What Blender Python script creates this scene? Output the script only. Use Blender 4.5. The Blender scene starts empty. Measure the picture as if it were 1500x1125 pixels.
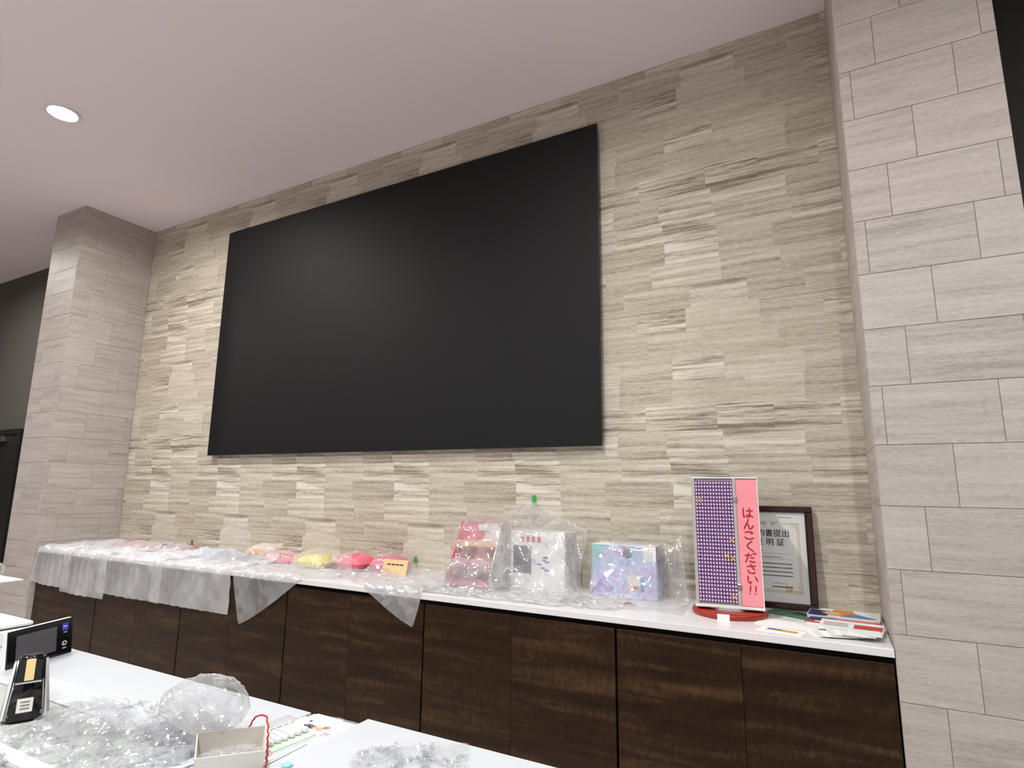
import bpy, bmesh, math, random
import numpy as np
from mathutils import Vector, Matrix, noise as mnoise

random.seed(7)
np.random.seed(7)
S = bpy.context.scene
COL = S.collection

# ------------------------------------------------------------------ camera
RIGHT = Vector((0.8797417404575757, 0.47533335270356036, 0.010614796477939652))
UP = Vector((0.07375517411421975, -0.15849266641517737, 0.984601568647942))
FWD = Vector((-0.4696963320998542, 0.8654122014971823, 0.17449090839279702))
cam_d = bpy.data.cameras.new('camera')
cam = bpy.data.objects.new('camera', cam_d)
COL.objects.link(cam)
m = Matrix.Identity(4)
for i in range(3):
    m[i][0] = RIGHT[i]; m[i][1] = UP[i]; m[i][2] = -FWD[i]
m.translation = Vector((-0.15868, -3.22420, 1.48341))
cam.matrix_world = m
cam_d.sensor_fit = 'HORIZONTAL'
cam_d.sensor_width = 36.0
cam_d.lens = 850.817 / 1500 * 36.0
cam_d.clip_start = 0.02
S.camera = cam

# ------------------------------------------------------------------ world, light, exposure
S.view_settings.view_transform = 'Standard'
S.view_settings.look = 'None'
S.view_settings.gamma = 1.0
S.view_settings.use_curve_mapping = False
S.view_settings.exposure = 0.06
W = bpy.data.worlds.new('world'); S.world = W
W.use_nodes = True
W.node_tree.nodes['Background'].inputs[0].default_value = (0.9, 0.85, 0.85, 1)
W.node_tree.nodes['Background'].inputs[1].default_value = 0.05
LAMP_W = 60.0
LAMP_C = (1.0, 0.985, 0.925)
FILL_W = 175.0
CEIL = 4.0576
LAMPS = [(-8.144, -1.49), (-4.744, -1.482), (-1.45, -2.15), (1.9, -2.15),
         (-6.4, -4.5), (-3.0, -4.5), (0.4, -4.5)]  # rear row: unseen fill lamps added to brighten the desks and room
for i, (x, y) in enumerate(LAMPS):
    l = bpy.data.lights.new('downlight_or_fill', 'AREA')
    l.shape = 'DISK'; l.size = 0.11
    l.energy = LAMP_W if y > -3 else FILL_W * 0.6
    l.color = LAMP_C if y > -3 else (0.93, 0.985, 1.0)
    if x > 1 and y > -3: l.energy *= 0.8
    if x < -6 and y < -3: l.energy *= 0.5
    l.spread = math.radians(166 if y > -3 else 160)
    o = bpy.data.objects.new('downlight_or_fill', l)
    o.location = (x, y, CEIL - 0.004)
    COL.objects.link(o)

# ------------------------------------------------------------------ colour + material helpers
def lin(c):
    c = c / 255.0
    return c / 12.92 if c <= 0.04045 else ((c + 0.055) / 1.055) ** 2.4
def rgb(r, g, b):
    return (lin(r), lin(g), lin(b), 1.0)

MATS = {}
def new_mat(name):
    mt = bpy.data.materials.new(name); mt.use_nodes = True
    nt = mt.node_tree
    return mt, nt, nt.nodes['Principled BSDF']
def N(nt, t, **kw):
    n = nt.nodes.new(t)
    for k, v in kw.items(): setattr(n, k, v)
    return n
def mat(name, col, rough=0.5, metal=0.0, var=0.06, scale=12.0, bump=0.0, spec=0.5, coat=0.0, emit=None, es=0.0, trans=0.0):
    if name in MATS: return MATS[name]
    mt, nt, b = new_mat(name)
    L = nt.links
    tc = N(nt, 'ShaderNodeTexCoord')
    nz = N(nt, 'ShaderNodeTexNoise'); nz.inputs['Scale'].default_value = scale; nz.inputs['Detail'].default_value = 4
    L.new(tc.outputs['Object'], nz.inputs['Vector'])
    mx = N(nt, 'ShaderNodeMix', data_type='RGBA')
    mx.inputs['A'].default_value = tuple(min(1, c * (1 - var)) for c in col[:3]) + (1,)
    mx.inputs['B'].default_value = tuple(min(1, c * (1 + var)) for c in col[:3]) + (1,)
    L.new(nz.outputs[0], mx.inputs['Factor'])
    L.new(mx.outputs['Result'], b.inputs['Base Color'])
    b.inputs['Roughness'].default_value = rough
    b.inputs['Metallic'].default_value = metal
    b.inputs['Specular IOR Level'].default_value = spec
    b.inputs['Coat Weight'].default_value = coat
    b.inputs['Transmission Weight'].default_value = trans
    if emit:
        b.inputs['Emission Color'].default_value = emit; b.inputs['Emission Strength'].default_value = es
    if bump:
        bp = N(nt, 'ShaderNodeBump'); bp.inputs['Strength'].default_value = bump; bp.inputs['Distance'].default_value = 0.004
        L.new(nz.outputs[0], bp.inputs['Height']); L.new(bp.outputs[0], b.inputs['Normal'])
    MATS[name] = mt
    return mt

def tile_mat(name, c_dark, c_mid, c_light, ustretch, vscale, rough, streak):
    """travertine print: horizontal wavy veins, tint attribute = (shade, vein strength, random)"""
    mt, nt, b = new_mat(name); L = nt.links
    uv = N(nt, 'ShaderNodeUVMap')
    at = N(nt, 'ShaderNodeAttribute'); at.attribute_name = 'tint'
    sp = N(nt, 'ShaderNodeSeparateColor'); L.new(at.outputs['Color'], sp.inputs[0])
    # wave distortion
    mp0 = N(nt, 'ShaderNodeMapping'); mp0.inputs['Scale'].default_value = (6, 12, 1); L.new(uv.outputs[0], mp0.inputs[0])
    n0 = N(nt, 'ShaderNodeTexNoise'); n0.inputs['Scale'].default_value = 1.0; n0.inputs['Detail'].default_value = 2; L.new(mp0.outputs[0], n0.inputs['Vector'])
    sc = N(nt, 'ShaderNodeVectorMath', operation='SCALE'); sc.inputs['Scale'].default_value = 0.010; L.new(n0.outputs['Color'], sc.inputs[0])
    ad = N(nt, 'ShaderNodeVectorMath', operation='ADD'); L.new(uv.outputs[0], ad.inputs[0]); L.new(sc.outputs[0], ad.inputs[1])
    mp1 = N(nt, 'ShaderNodeMapping'); mp1.inputs['Scale'].default_value = (ustretch, vscale, 1); L.new(ad.outputs[0], mp1.inputs[0])
    n1 = N(nt, 'ShaderNodeTexNoise'); n1.inputs['Scale'].default_value = 1.0; n1.inputs['Detail'].default_value = 5; n1.inputs['Roughness'].default_value = 0.62
    L.new(mp1.outputs[0], n1.inputs['Vector'])
    mp2 = N(nt, 'ShaderNodeMapping'); mp2.inputs['Scale'].default_value = (ustretch * 14, vscale * 3.2, 1); L.new(ad.outputs[0], mp2.inputs[0])
    n2 = N(nt, 'ShaderNodeTexNoise'); n2.inputs['Scale'].default_value = 1.0; n2.inputs['Detail'].default_value = 6; L.new(mp2.outputs[0], n2.inputs['Vector'])
    def math_(op, a, bb):
        q = N(nt, 'ShaderNodeMath', operation=op)
        for k, v in ((0, a), (1, bb)):
            if isinstance(v, (int, float)): q.inputs[k].default_value = v
            else: L.new(v, q.inputs[k])
        return q.outputs[0]
    v1 = math_('SUBTRACT', n1.outputs[0], 0.5)
    v1 = math_('MULTIPLY', v1, math_('MULTIPLY', sp.outputs[1], streak))
    v2 = math_('MULTIPLY', math_('SUBTRACT', n2.outputs[0], 0.5), 0.62)
    mp4 = N(nt, 'ShaderNodeMapping'); mp4.inputs['Scale'].default_value = (0.7, 15, 1); L.new(ad.outputs[0], mp4.inputs[0])
    n4 = N(nt, 'ShaderNodeTexNoise'); n4.inputs['Scale'].default_value = 1.0; n4.inputs['Detail'].default_value = 1; L.new(mp4.outputs[0], n4.inputs['Vector'])
    v4 = math_('MULTIPLY', math_('MULTIPLY', math_('SUBTRACT', n4.outputs[0], 0.5), sp.outputs[1]), streak * 0.5)
    s = math_('ADD', math_('ADD', math_('ADD', v1, v4), v2), sp.outputs[0])
    rp = N(nt, 'ShaderNodeValToRGB'); L.new(s, rp.inputs[0])
    e = rp.color_ramp.elements
    e[0].position = 0.08; e[0].color = c_dark
    e[1].position = 0.92; e[1].color = c_light
    k = rp.color_ramp.elements.new(0.5); k.color = c_mid
    # pale flecks
    mp3 = N(nt, 'ShaderNodeMapping'); mp3.inputs['Scale'].default_value = (26, 60, 1); L.new(ad.outputs[0], mp3.inputs[0])
    n3 = N(nt, 'ShaderNodeTexNoise'); n3.inputs['Detail'].default_value = 3; n3.inputs['Scale'].default_value = 1; L.new(mp3.outputs[0], n3.inputs['Vector'])
    r3 = N(nt, 'ShaderNodeValToRGB'); r3.color_ramp.elements[0].position = 0.66; r3.color_ramp.elements[1].position = 0.76; L.new(n3.outputs[0], r3.inputs[0])
    mx = N(nt, 'ShaderNodeMix', data_type='RGBA'); L.new(math_('MULTIPLY', r3.outputs[0], 0.45), mx.inputs['Factor'])
    L.new(rp.outputs[0], mx.inputs['A']); mx.inputs['B'].default_value = tuple(min(1, c * 1.18) for c in c_light[:3]) + (1,)
    L.new(mx.outputs['Result'], b.inputs['Base Color'])
    b.inputs['Roughness'].default_value = rough
    b.inputs['Specular IOR Level'].default_value = 0.25
    bp = N(nt, 'ShaderNodeBump'); bp.inputs['Strength'].default_value = 0.12; bp.inputs['Distance'].default_value = 0.002
    L.new(s, bp.inputs['Height']); L.new(bp.outputs[0], b.inputs['Normal'])
    MATS[name] = mt
    return mt

def film_mat(name, milky, tint, rough, bump_scale, bump, gloss=0.5, edge=0.12):
    """thin polythene film: partly see-through, partly scattering, with shiny creases"""
    mt, nt, b = new_mat(name); L = nt.links
    nt.nodes.remove(b)
    out = nt.nodes['Material Output']
    tc = N(nt, 'ShaderNodeTexCoord')
    n1 = N(nt, 'ShaderNodeTexNoise'); n1.inputs['Scale'].default_value = bump_scale; n1.inputs['Detail'].default_value = 3; n1.inputs['Distortion'].default_value = 0.6
    L.new(tc.outputs['Object'], n1.inputs['Vector'])
    def math_(op, a, bb):
        q = N(nt, 'ShaderNodeMath', operation=op)
        for k, v in ((0, a), (1, bb)):
            if isinstance(v, (int, float)): q.inputs[k].default_value = v
            else: L.new(v, q.inputs[k])
        return q.outputs[0]
    hs = []
    for sc_, wgt in ((bump_scale, 1.0), (bump_scale * 2.3, 0.8)):
        vm = N(nt, 'ShaderNodeVectorMath', operation='MULTIPLY_ADD')      # wobble the cells a little
        L.new(n1.outputs['Color'], vm.inputs[0]); vm.inputs[1].default_value = (0.02, 0.02, 0.02); L.new(tc.outputs['Object'], vm.inputs[2])
        vo = N(nt, 'ShaderNodeTexVoronoi'); vo.inputs['Scale'].default_value = sc_; L.new(vm.outputs[0], vo.inputs['Vector'])
        df_ = N(nt, 'ShaderNodeVectorMath', operation='SUBTRACT'); L.new(vm.outputs[0], df_.inputs[0]); L.new(vo.outputs['Position'], df_.inputs[1])
        rc = N(nt, 'ShaderNodeVectorMath', operation='SUBTRACT'); L.new(vo.outputs['Color'], rc.inputs[0]); rc.inputs[1].default_value = (0.5, 0.5, 0.5)
        dt_ = N(nt, 'ShaderNodeVectorMath', operation='DOT_PRODUCT'); L.new(df_.outputs[0], dt_.inputs[0]); L.new(rc.outputs[0], dt_.inputs[1])
        hs.append(math_('MULTIPLY', dt_.outputs['Value'], wgt))
    h = math_('ADD', hs[0], hs[1])
    bp = N(nt, 'ShaderNodeBump'); bp.inputs['Strength'].default_value = bump; bp.inputs['Distance'].default_value = 1.6
    L.new(h, bp.inputs['Height'])
    tr = N(nt, 'ShaderNodeBsdfTransparent'); tr.inputs[0].default_value = (0.985, 0.985, 0.99, 1)
    df = N(nt, 'ShaderNodeBsdfDiffuse'); df.inputs[0].default_value = tint; L.new(bp.outputs[0], df.inputs['Normal'])
    tl = N(nt, 'ShaderNodeBsdfTranslucent'); tl.inputs[0].default_value = tint; L.new(bp.outputs[0], tl.inputs['Normal'])
    ms = N(nt, 'ShaderNodeMixShader'); ms.inputs[0].default_value = 0.45; L.new(df.outputs[0], ms.inputs[1]); L.new(tl.outputs[0], ms.inputs[2])
    n2 = N(nt, 'ShaderNodeTexNoise'); n2.inputs['Scale'].default_value = bump_scale * 0.4; L.new(tc.outputs['Object'], n2.inputs['Vector'])
    lf = N(nt, 'ShaderNodeLayerWeight'); lf.inputs[0].default_value = 0.5; L.new(bp.outputs[0], lf.inputs['Normal'])
    fac = math_('ADD', math_('MULTIPLY_ADD' if False else 'MULTIPLY', math_('POWER', lf.outputs['Facing'], 2.0), edge), milky)
    fac = math_('ADD', fac, math_('MULTIPLY', math_('SUBTRACT', n2.outputs[0], 0.5), milky * 0.8))
    m1 = N(nt, 'ShaderNodeMixShader'); L.new(fac, m1.inputs[0]); L.new(tr.outputs[0], m1.inputs[1]); L.new(ms.outputs[0], m1.inputs[2])
    gl = N(nt, 'ShaderNodeBsdfGlossy'); gl.inputs['Roughness'].default_value = rough; L.new(bp.outputs[0], gl.inputs['Normal'])
    lw = N(nt, 'ShaderNodeLayerWeight'); lw.inputs[0].default_value = gloss; L.new(bp.outputs[0], lw.inputs['Normal'])
    g = math_('ADD', math_('MULTIPLY', lw.outputs['Fresnel'], 0.25), 0.07)
    m2 = N(nt, 'ShaderNodeMixShader'); L.new(g, m2.inputs[0]); L.new(m1.outputs[0], m2.inputs[1]); L.new(gl.outputs[0], m2.inputs[2])
    L.new(m2.outputs[0], out.inputs['Surface'])
    MATS[name] = mt
    return mt

def wood_mat(name):
    mt, nt, b = new_mat(name); L = nt.links
    tc = N(nt, 'ShaderNodeTexCoord')
    oi = N(nt, 'ShaderNodeObjectInfo')
    cb = N(nt, 'ShaderNodeCombineXYZ'); L.new(oi.outputs['Random'], cb.inputs[0]); L.new(oi.outputs['Random'], cb.inputs[2])
    sc = N(nt, 'ShaderNodeVectorMath', operation='SCALE'); sc.inputs['Scale'].default_value = 7.0; L.new(cb.outputs[0], sc.inputs[0])
    ad = N(nt, 'ShaderNodeVectorMath', operation='ADD'); L.new(tc.outputs['Object'], ad.inputs[0]); L.new(sc.outputs[0], ad.inputs[1])
    mp = N(nt, 'ShaderNodeMapping'); mp.inputs['Scale'].default_value = (1.3, 3, 17); L.new(ad.outputs[0], mp.inputs[0])
    n1 = N(nt, 'ShaderNodeTexNoise'); n1.inputs['Scale'].default_value = 1; n1.inputs['Detail'].default_value = 6; n1.inputs['Roughness'].default_value = 0.6; n1.inputs['Distortion'].default_value = 0.4
    L.new(mp.outputs[0], n1.inputs['Vector'])
    mp2 = N(nt, 'ShaderNodeMapping'); mp2.inputs['Scale'].default_value = (60, 10, 22); L.new(ad.outputs[0], mp2.inputs[0])
    n2 = N(nt, 'ShaderNodeTexNoise'); n2.inputs['Scale'].default_value = 1; n2.inputs['Detail'].default_value = 3; L.new(mp2.outputs[0], n2.inputs['Vector'])
    a = N(nt, 'ShaderNodeMath', operation='MULTIPLY_ADD'); L.new(n2.outputs[0], a.inputs[0]); a.inputs[1].default_value = 0.35
    L.new(n1.outputs[0], a.inputs[2])
    rp = N(nt, 'ShaderNodeValToRGB'); L.new(a.outputs[0], rp.inputs[0])
    e = rp.color_ramp.elements
    e[0].position = 0.42; e[0].color = rgb(24, 12, 4)
    e[1].position = 0.95; e[1].color = rgb(80, 58, 38)
    k = e.new(0.68); k.color = rgb(44, 27, 13)
    L.new(rp.outputs[0], b.inputs['Base Color'])
    b.inputs['Roughness'].default_value = 0.42
    b.inputs['Specular IOR Level'].default_value = 0.25
    MATS[name] = mt
    return mt

# ------------------------------------------------------------------ mesh helpers
def mesh_from(name, verts, faces, mt=None, smooth=False):
    me = bpy.data.meshes.new(name)
    me.from_pydata([tuple(v) for v in verts], [], faces)
    if mt: me.materials.append(mt)
    if smooth: me.polygons.foreach_set('use_smooth', [True] * len(me.polygons))
    me.update()
    return me
def link(name, me, parent=None, loc=None, rot=None):
    o = bpy.data.objects.new(name, me)
    COL.objects.link(o)
    if parent: o.parent = parent
    if loc is not None: o.location = loc
    if rot is not None: o.rotation_euler = rot
    return o
def from_bm(name, bm, mt, parent=None, loc=None, rot=None, smooth=False):
    me = bpy.data.meshes.new(name)
    bmesh.ops.recalc_face_normals(bm, faces=bm.faces[:])
    bm.to_mesh(me); bm.free()
    if isinstance(mt, (list, tuple)):
        for q in mt: me.materials.append(q)
    else: me.materials.append(mt)
    if smooth: me.polygons.foreach_set('use_smooth', [True] * len(me.polygons))
    return link(name, me, parent, loc, rot)
def bx(bm, x0, x1, y0, y1, z0, z1, bev=0.0, seg=2, M=None):
    r = bmesh.ops.create_cube(bm, size=1.0)
    vs = r['verts']
    for v in vs:
        v.co = Vector(((x0 + x1) / 2 + v.co.x * (x1 - x0), (y0 + y1) / 2 + v.co.y * (y1 - y0), (z0 + z1) / 2 + v.co.z * (z1 - z0)))
    if bev > 0:
        es = list({e for v in vs for e in v.link_edges})
        g = bmesh.ops.bevel(bm, geom=es, offset=bev, segments=seg, affect='EDGES', profile=0.5)
        vs = list({v for f in g['faces'] for v in f.verts} | {v for v in vs if v.is_valid})
    if M is not None:
        for v in vs: v.co = M @ v.co
    return vs
def box_obj(name, x0, x1, y0, y1, z0, z1, mt, parent=None, bev=0.0, loc=None, rot=None, seg=2):
    bm = bmesh.new(); bx(bm, x0, x1, y0, y1, z0, z1, bev, seg)
    return from_bm(name, bm, mt, parent, loc, rot)
def cyl(bm, r0, r1, z0, z1, seg=32, cx=0, cy=0, cap=True):
    r = bmesh.ops.create_cone(bm, cap_ends=cap, segments=seg, radius1=r0, radius2=r1, depth=z1 - z0)
    for v in r['verts']: v.co += Vector((cx, cy, (z0 + z1) / 2))
    return r['verts']
def lathe(bm, prof, seg=40):
    rings = []
    for (r, z) in prof:
        rings.append([bm.verts.new((r * math.cos(2 * math.pi * i / seg), r * math.sin(2 * math.pi * i / seg), z)) for i in range(seg)])
    for a, b in zip(rings, rings[1:]):
        for i in range(seg):
            j = (i + 1) % seg
            bm.faces.new((a[i], a[j], b[j], b[i]))
    return rings
def tube(bm, pts, r, seg=8):
    pts = [Vector(p) for p in pts]
    rings = []
    for i, p in enumerate(pts):
        t = (pts[min(i + 1, len(pts) - 1)] - pts[max(i - 1, 0)]).normalized()
        a = t.cross(Vector((0, 0, 1)))
        if a.length < 1e-3: a = t.cross(Vector((1, 0, 0)))
        a.normalize(); b = t.cross(a)
        rings.append([bm.verts.new(p + r * (math.cos(2 * math.pi * k / seg) * a + math.sin(2 * math.pi * k / seg) * b)) for k in range(seg)])
    for a, b in zip(rings, rings[1:]):
        for k in range(seg):
            j = (k + 1) % seg
            bm.faces.new((a[k], a[j], b[j], b[k]))
    bm.faces.new(rings[0]); bm.faces.new(rings[-1])
def smooth_path(pts, n=8):
    out = []
    P = [Vector(p) for p in pts]
    for i in range(len(P) - 1):
        p0 = P[max(i - 1, 0)]; p1 = P[i]; p2 = P[i + 1]; p3 = P[min(i + 2, len(P) - 1)]
        for k in range(n):
            t = k / n
            out.append(0.5 * ((2 * p1) + (p2 - p0) * t + (2 * p0 - 5 * p1 + 4 * p2 - p3) * t * t + (3 * p1 - p0 - 3 * p2 + p3) * t ** 3))
    out.append(P[-1])
    return out
def thing(name, label, cat, loc=(0, 0, 0), rotz=0.0, group=None):
    o = bpy.data.objects.new(name, None); COL.objects.link(o)
    o.empty_display_size = 0.05
    o.location = loc; o.rotation_euler = (0, 0, rotz)
    return tag(o, label, cat, group)
def tag(o, label, cat=None, group=None, kind=None):
    o['label'] = label
    if cat: o['category'] = cat
    if group: o['group'] = group
    if kind: o['kind'] = kind
    return o
def struct(o, label):
    o['kind'] = 'structure'; o['label'] = label
    return o

# ------------------------------------------------------------------ materials
M_BEIGE = tile_mat('beige_travertine', rgb(132, 119, 104), rgb(190, 181, 166), rgb(220, 213, 201), 1.8, 40, 0.6, 2.1)
M_GREY = tile_mat('grey_travertine', rgb(146, 138, 134), rgb(180, 172, 167), rgb(200, 193, 188), 3.0, 42, 0.5, 1.0)
M_JOINT = mat('tile_joint', rgb(168, 159, 154), 0.9)
M_BACKING = mat('wall_backing', rgb(180, 168, 150), 0.9)
M_CEIL = mat('ceiling_paint', rgb(234, 224, 228), 0.9, scale=3, var=0.02)
M_DARKWALL = mat('dark_wallpaper', rgb(84, 79, 75), 0.75, scale=220, var=0.12, bump=0.15)
M_BLACKWALL = mat('black_wallpaper', rgb(48, 47, 43), 0.8, scale=220, var=0.2, bump=0.15)
M_PALEWALL = mat('pale_paint', rgb(200, 190, 184), 0.9)
M_FLOOR = mat('pale_floor', rgb(196, 186, 182), 0.95, scale=90, var=0.2)
M_DOOR = mat('black_door_paint', rgb(30, 28, 27), 0.5)
M_SCREEN = mat('matte_black_screen', rgb(14, 14, 16), 0.6, scale=2, var=0.03, spec=0.25)
M_SCREEN_EDGE = mat('black_screen_edge', rgb(14, 14, 15), 0.5)
M_WOOD = wood_mat('dark_wood_veneer')
M_BLACK = mat('black_recess', rgb(12, 10, 9), 0.8)
M_QUARTZ = mat('white_worktop', rgb(226, 224, 226), 0.22, scale=40, var=0.02)
M_DESK = mat('white_desk_laminate', rgb(186, 189, 195), 0.4, scale=20, var=0.015)
M_MAT = mat('grey_vinyl_mat', rgb(170, 174, 171), 0.35, scale=6, var=0.03)
M_WHITE = mat('white_plastic', rgb(226, 226, 226), 0.4)
M_PAPER = mat('white_paper', rgb(232, 232, 230), 0.8, scale=8, var=0.02)
M_GREYP = mat('grey_plastic', rgb(176, 174, 172), 0.4)
M_BLK_GLOSS = mat('gloss_black_plastic', rgb(12, 12, 14), 0.12)
M_BLK = mat('black_plastic', rgb(20, 19, 20), 0.45)
M_LCD = mat('dim_lcd', rgb(82, 80, 86), 0.25)
M_BLUE = mat('blue_print', rgb(62, 66, 190), 0.5)
M_PINK = mat('pink_board', rgb(244, 150, 160), 0.5)
M_HOTPINK = mat('deep_pink_board', rgb(222, 72, 112), 0.5)
M_RED = mat('red_plastic', rgb(152, 38, 20), 0.3)
M_REDINK = mat('red_brush_ink', rgb(176, 22, 22), 0.6)
M_PURPLE = mat('purple_rack_face', rgb(100, 66, 118), 0.5, scale=60, var=0.15)
M_STAMP = mat('pale_pink_stamp_end', rgb(234, 208, 234), 0.4)
M_YELLOW = mat('yellow_mark', rgb(226, 178, 70), 0.5)
M_FRAME = mat('dark_red_brown_frame', rgb(46, 17, 16), 0.2, scale=40, var=0.5)
M_INK = mat('black_ink', rgb(30, 32, 40), 0.7)
M_GREYINK = mat('grey_ink', rgb(120, 120, 128), 0.7)
M_GOLD = mat('gold_print', rgb(196, 160, 90), 0.5)
M_CERTBORDER = mat('certificate_border_print', rgb(206, 196, 172), 0.7, scale=70, var=0.12)
M_GREEN = mat('green_print', rgb(58, 112, 66), 0.35)
M_CLIP = mat('green_tape', rgb(40, 170, 70), 0.4)
M_ORANGE = mat('orange_print', rgb(220, 140, 50), 0.5)
M_SKYBLUE = mat('blue_picture', rgb(58, 128, 180), 0.4)
M_NAVY = mat('navy_picture', rgb(50, 46, 96), 0.4)
M_REDPRINT = mat('red_print', rgb(190, 66, 70), 0.5)
M_TAN = mat('tan_card', rgb(226, 186, 140), 0.6)
M_CREAM = mat('cream_tape', rgb(226, 200, 140), 0.5)
M_YBAG = mat('yellow_wrapping', rgb(238, 226, 104), 0.4)
M_PKBAG = mat('pink_wrapping', rgb(232, 120, 140), 0.4)
M_MAG = mat('magenta_red_cover', rgb(190, 60, 74), 0.5)
M_BROWN = mat('brown_card', rgb(150, 112, 90), 0.7)
M_LBLUE = mat('pale_blue_pack', rgb(176, 200, 224), 0.5)
M_SLATE = mat('slate_cover', rgb(70, 76, 96), 0.5)
M_SILVER = mat('silver_metal', rgb(190, 190, 190), 0.3, metal=1.0)
M_LGREEN = mat('pale_green_tray', rgb(196, 216, 196), 0.4)
M_TEAL = mat('teal_print', rgb(140, 190, 190), 0.5)
M_BEIGECARD = mat('grey_white_card', rgb(212, 208, 200), 0.75)
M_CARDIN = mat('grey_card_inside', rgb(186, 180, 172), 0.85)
M_GLOW = mat('lamp_lens', rgb(255, 244, 225), 0.5, emit=(1, 0.94, 0.84, 1), es=30)
M_FILM = film_mat('milky_film', 0.60, (0.98, 0.97, 1.0, 1), 0.24, 7, 0.28, 0.3)
M_FILM_HAZE = film_mat('hazy_film', 0.36, (0.97, 0.96, 0.97, 1), 0.15, 9, 0.5, 0.3)
M_FILM_CLEAR = film_mat('clear_film', 0.16, (0.84, 0.85, 0.87, 1), 0.09, 15, 0.45, 0.35, 0.38)
def glass_mat():
    mt, nt, b = new_mat('picture_glass'); nt.nodes.remove(b); L = nt.links
    tr = N(nt, 'ShaderNodeBsdfTransparent'); gl = N(nt, 'ShaderNodeBsdfGlossy'); gl.inputs['Roughness'].default_value = 0.03
    lw = N(nt, 'ShaderNodeLayerWeight'); lw.inputs[0].default_value = 0.5
    pw = N(nt, 'ShaderNodeMath', operation='POWER'); L.new(lw.outputs['Facing'], pw.inputs[0]); pw.inputs[1].default_value = 4.0
    fr = N(nt, 'ShaderNodeMath', operation='MULTIPLY_ADD'); L.new(pw.outputs[0], fr.inputs[0]); fr.inputs[1].default_value = 0.6; fr.inputs[2].default_value = 0.025
    ms = N(nt, 'ShaderNodeMixShader'); L.new(fr.outputs[0], ms.inputs[0]); L.new(tr.outputs[0], ms.inputs[1]); L.new(gl.outputs[0], ms.inputs[2])
    L.new(ms.outputs[0], nt.nodes['Material Output'].inputs['Surface'])
    return mt
M_GLASS = glass_mat()
def blotch_mat():
    mt, nt, b = new_mat('pastel_blotch_print'); L = nt.links
    tc = N(nt, 'ShaderNodeTexCoord')
    n = N(nt, 'ShaderNodeTexNoise'); n.inputs['Scale'].default_value = 11; n.inputs['Detail'].default_value = 4; n.inputs['Distortion'].default_value = 1.2
    L.new(tc.outputs['Object'], n.inputs['Vector'])
    rp = N(nt, 'ShaderNodeValToRGB'); L.new(n.outputs[0], rp.inputs[0])
    e = rp.color_ramp.elements
    e[0].position = 0.25; e[0].color = rgb(84, 92, 160)
    e[1].position = 0.8; e[1].color = rgb(240, 150, 170)
    for p, c in ((0.38, rgb(170, 150, 210)), (0.47, rgb(214, 206, 236)), (0.54, rgb(120, 180, 216)), (0.62, rgb(200, 190, 226)), (0.7, rgb(226, 110, 130))):
        k = e.new(p); k.color = c
    L.new(rp.outputs[0], b.inputs['Base Color']); b.inputs['Roughness'].default_value = 0.35
    return mt
M_BLOTCH = blotch_mat()

# ------------------------------------------------------------------ room shell
ZK = 0.9265          # worktop height of the back counter
DP = 0.631           # depth of the back counter / right pillar
DL = 0.660           # depth of the left pillar
XL = -6.145
XLP = -6.667
XRP = 0.530
def plane_box(name, x0, x1, y0, y1, z0, z1, mt, label):
    return struct(box_obj(name, x0, x1, y0, y1, z0, z1, mt), label)
plane_box('floor', -11, 3.2, -7.2, 0.3, -0.12, 0.0, M_FLOOR, 'pale floor of the room')
plane_box('wall_left', -11.12, -11.0, -7.2, 0.3, 0, CEIL, M_DARKWALL, 'dark side wall on the far left')
plane_box('wall_right', 3.2, 3.32, -7.2, 0.3, 0, CEIL, M_BLACKWALL, 'dark side wall on the right')
plane_box('wall_front', -11, 3.2, -7.32, -7.2, 0, CEIL, M_PALEWALL, 'pale wall behind the viewer')
wall_back = plane_box('wall_back', XL - 0.03, 0.03, 0.0045, 0.16, 0, CEIL, M_BACKING, 'beige stone-patterned tiled wall behind the black screen')
plane_box('wall_back_left', -11, XL - 0.03, 0.0, 0.16, 0, CEIL, M_DARKWALL, 'dark grey wall beyond the left pillar')
plane_box('wall_back_right', 0.03, 3.2, 0.0, 0.16, 0, CEIL, M_BLACKWALL, 'black wall beyond the right pillar')

# ceiling with a real hole for the downlight in view
def ceiling():
    bm = bmesh.new()
    cx, cy, r = -4.744, -1.482, 0.086
    n = 48
    ring = [bm.verts.new((cx + r * math.cos(2 * math.pi * i / n), cy + r * math.sin(2 * math.pi * i / n), CEIL)) for i in range(n)]
    sq = []
    for i in range(n):
        a = 2 * math.pi * i / n
        c, s = math.cos(a), math.sin(a); k = 0.4 / max(abs(c), abs(s))
        sq.append(bm.verts.new((cx + k * c, cy + k * s, CEIL)))
    for i in range(n):
        j = (i + 1) % n
        bm.faces.new((ring[i], ring[j], sq[j], sq[i]))
    X = [-11, cx - 0.4, cx + 0.4, 3.2]; Y = [-7.2, cy - 0.4, cy + 0.4, 0.3]
    for a in range(3):
        for b in range(3):
            if a == 1 and b == 1: continue
            bm.faces.new([bm.verts.new((X[a + p], Y[b + q], CEIL)) for p, q in ((0, 0), (1, 0), (1, 1), (0, 1))])
    bm.faces.new([bm.verts.new(v) for v in ((-11, -7.2, CEIL + .2), (3.2, -7.2, CEIL + .2), (3.2, .3, CEIL + .2), (-11, .3, CEIL + .2))])
    o = from_bm('ceiling', bm, M_CEIL)
    for p in o.data.polygons:
        if p.normal.z > 0 and p.center.z < CEIL + 0.1: p.flip()
    return struct(o, 'pinkish grey painted ceiling')
ceiling()

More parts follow.
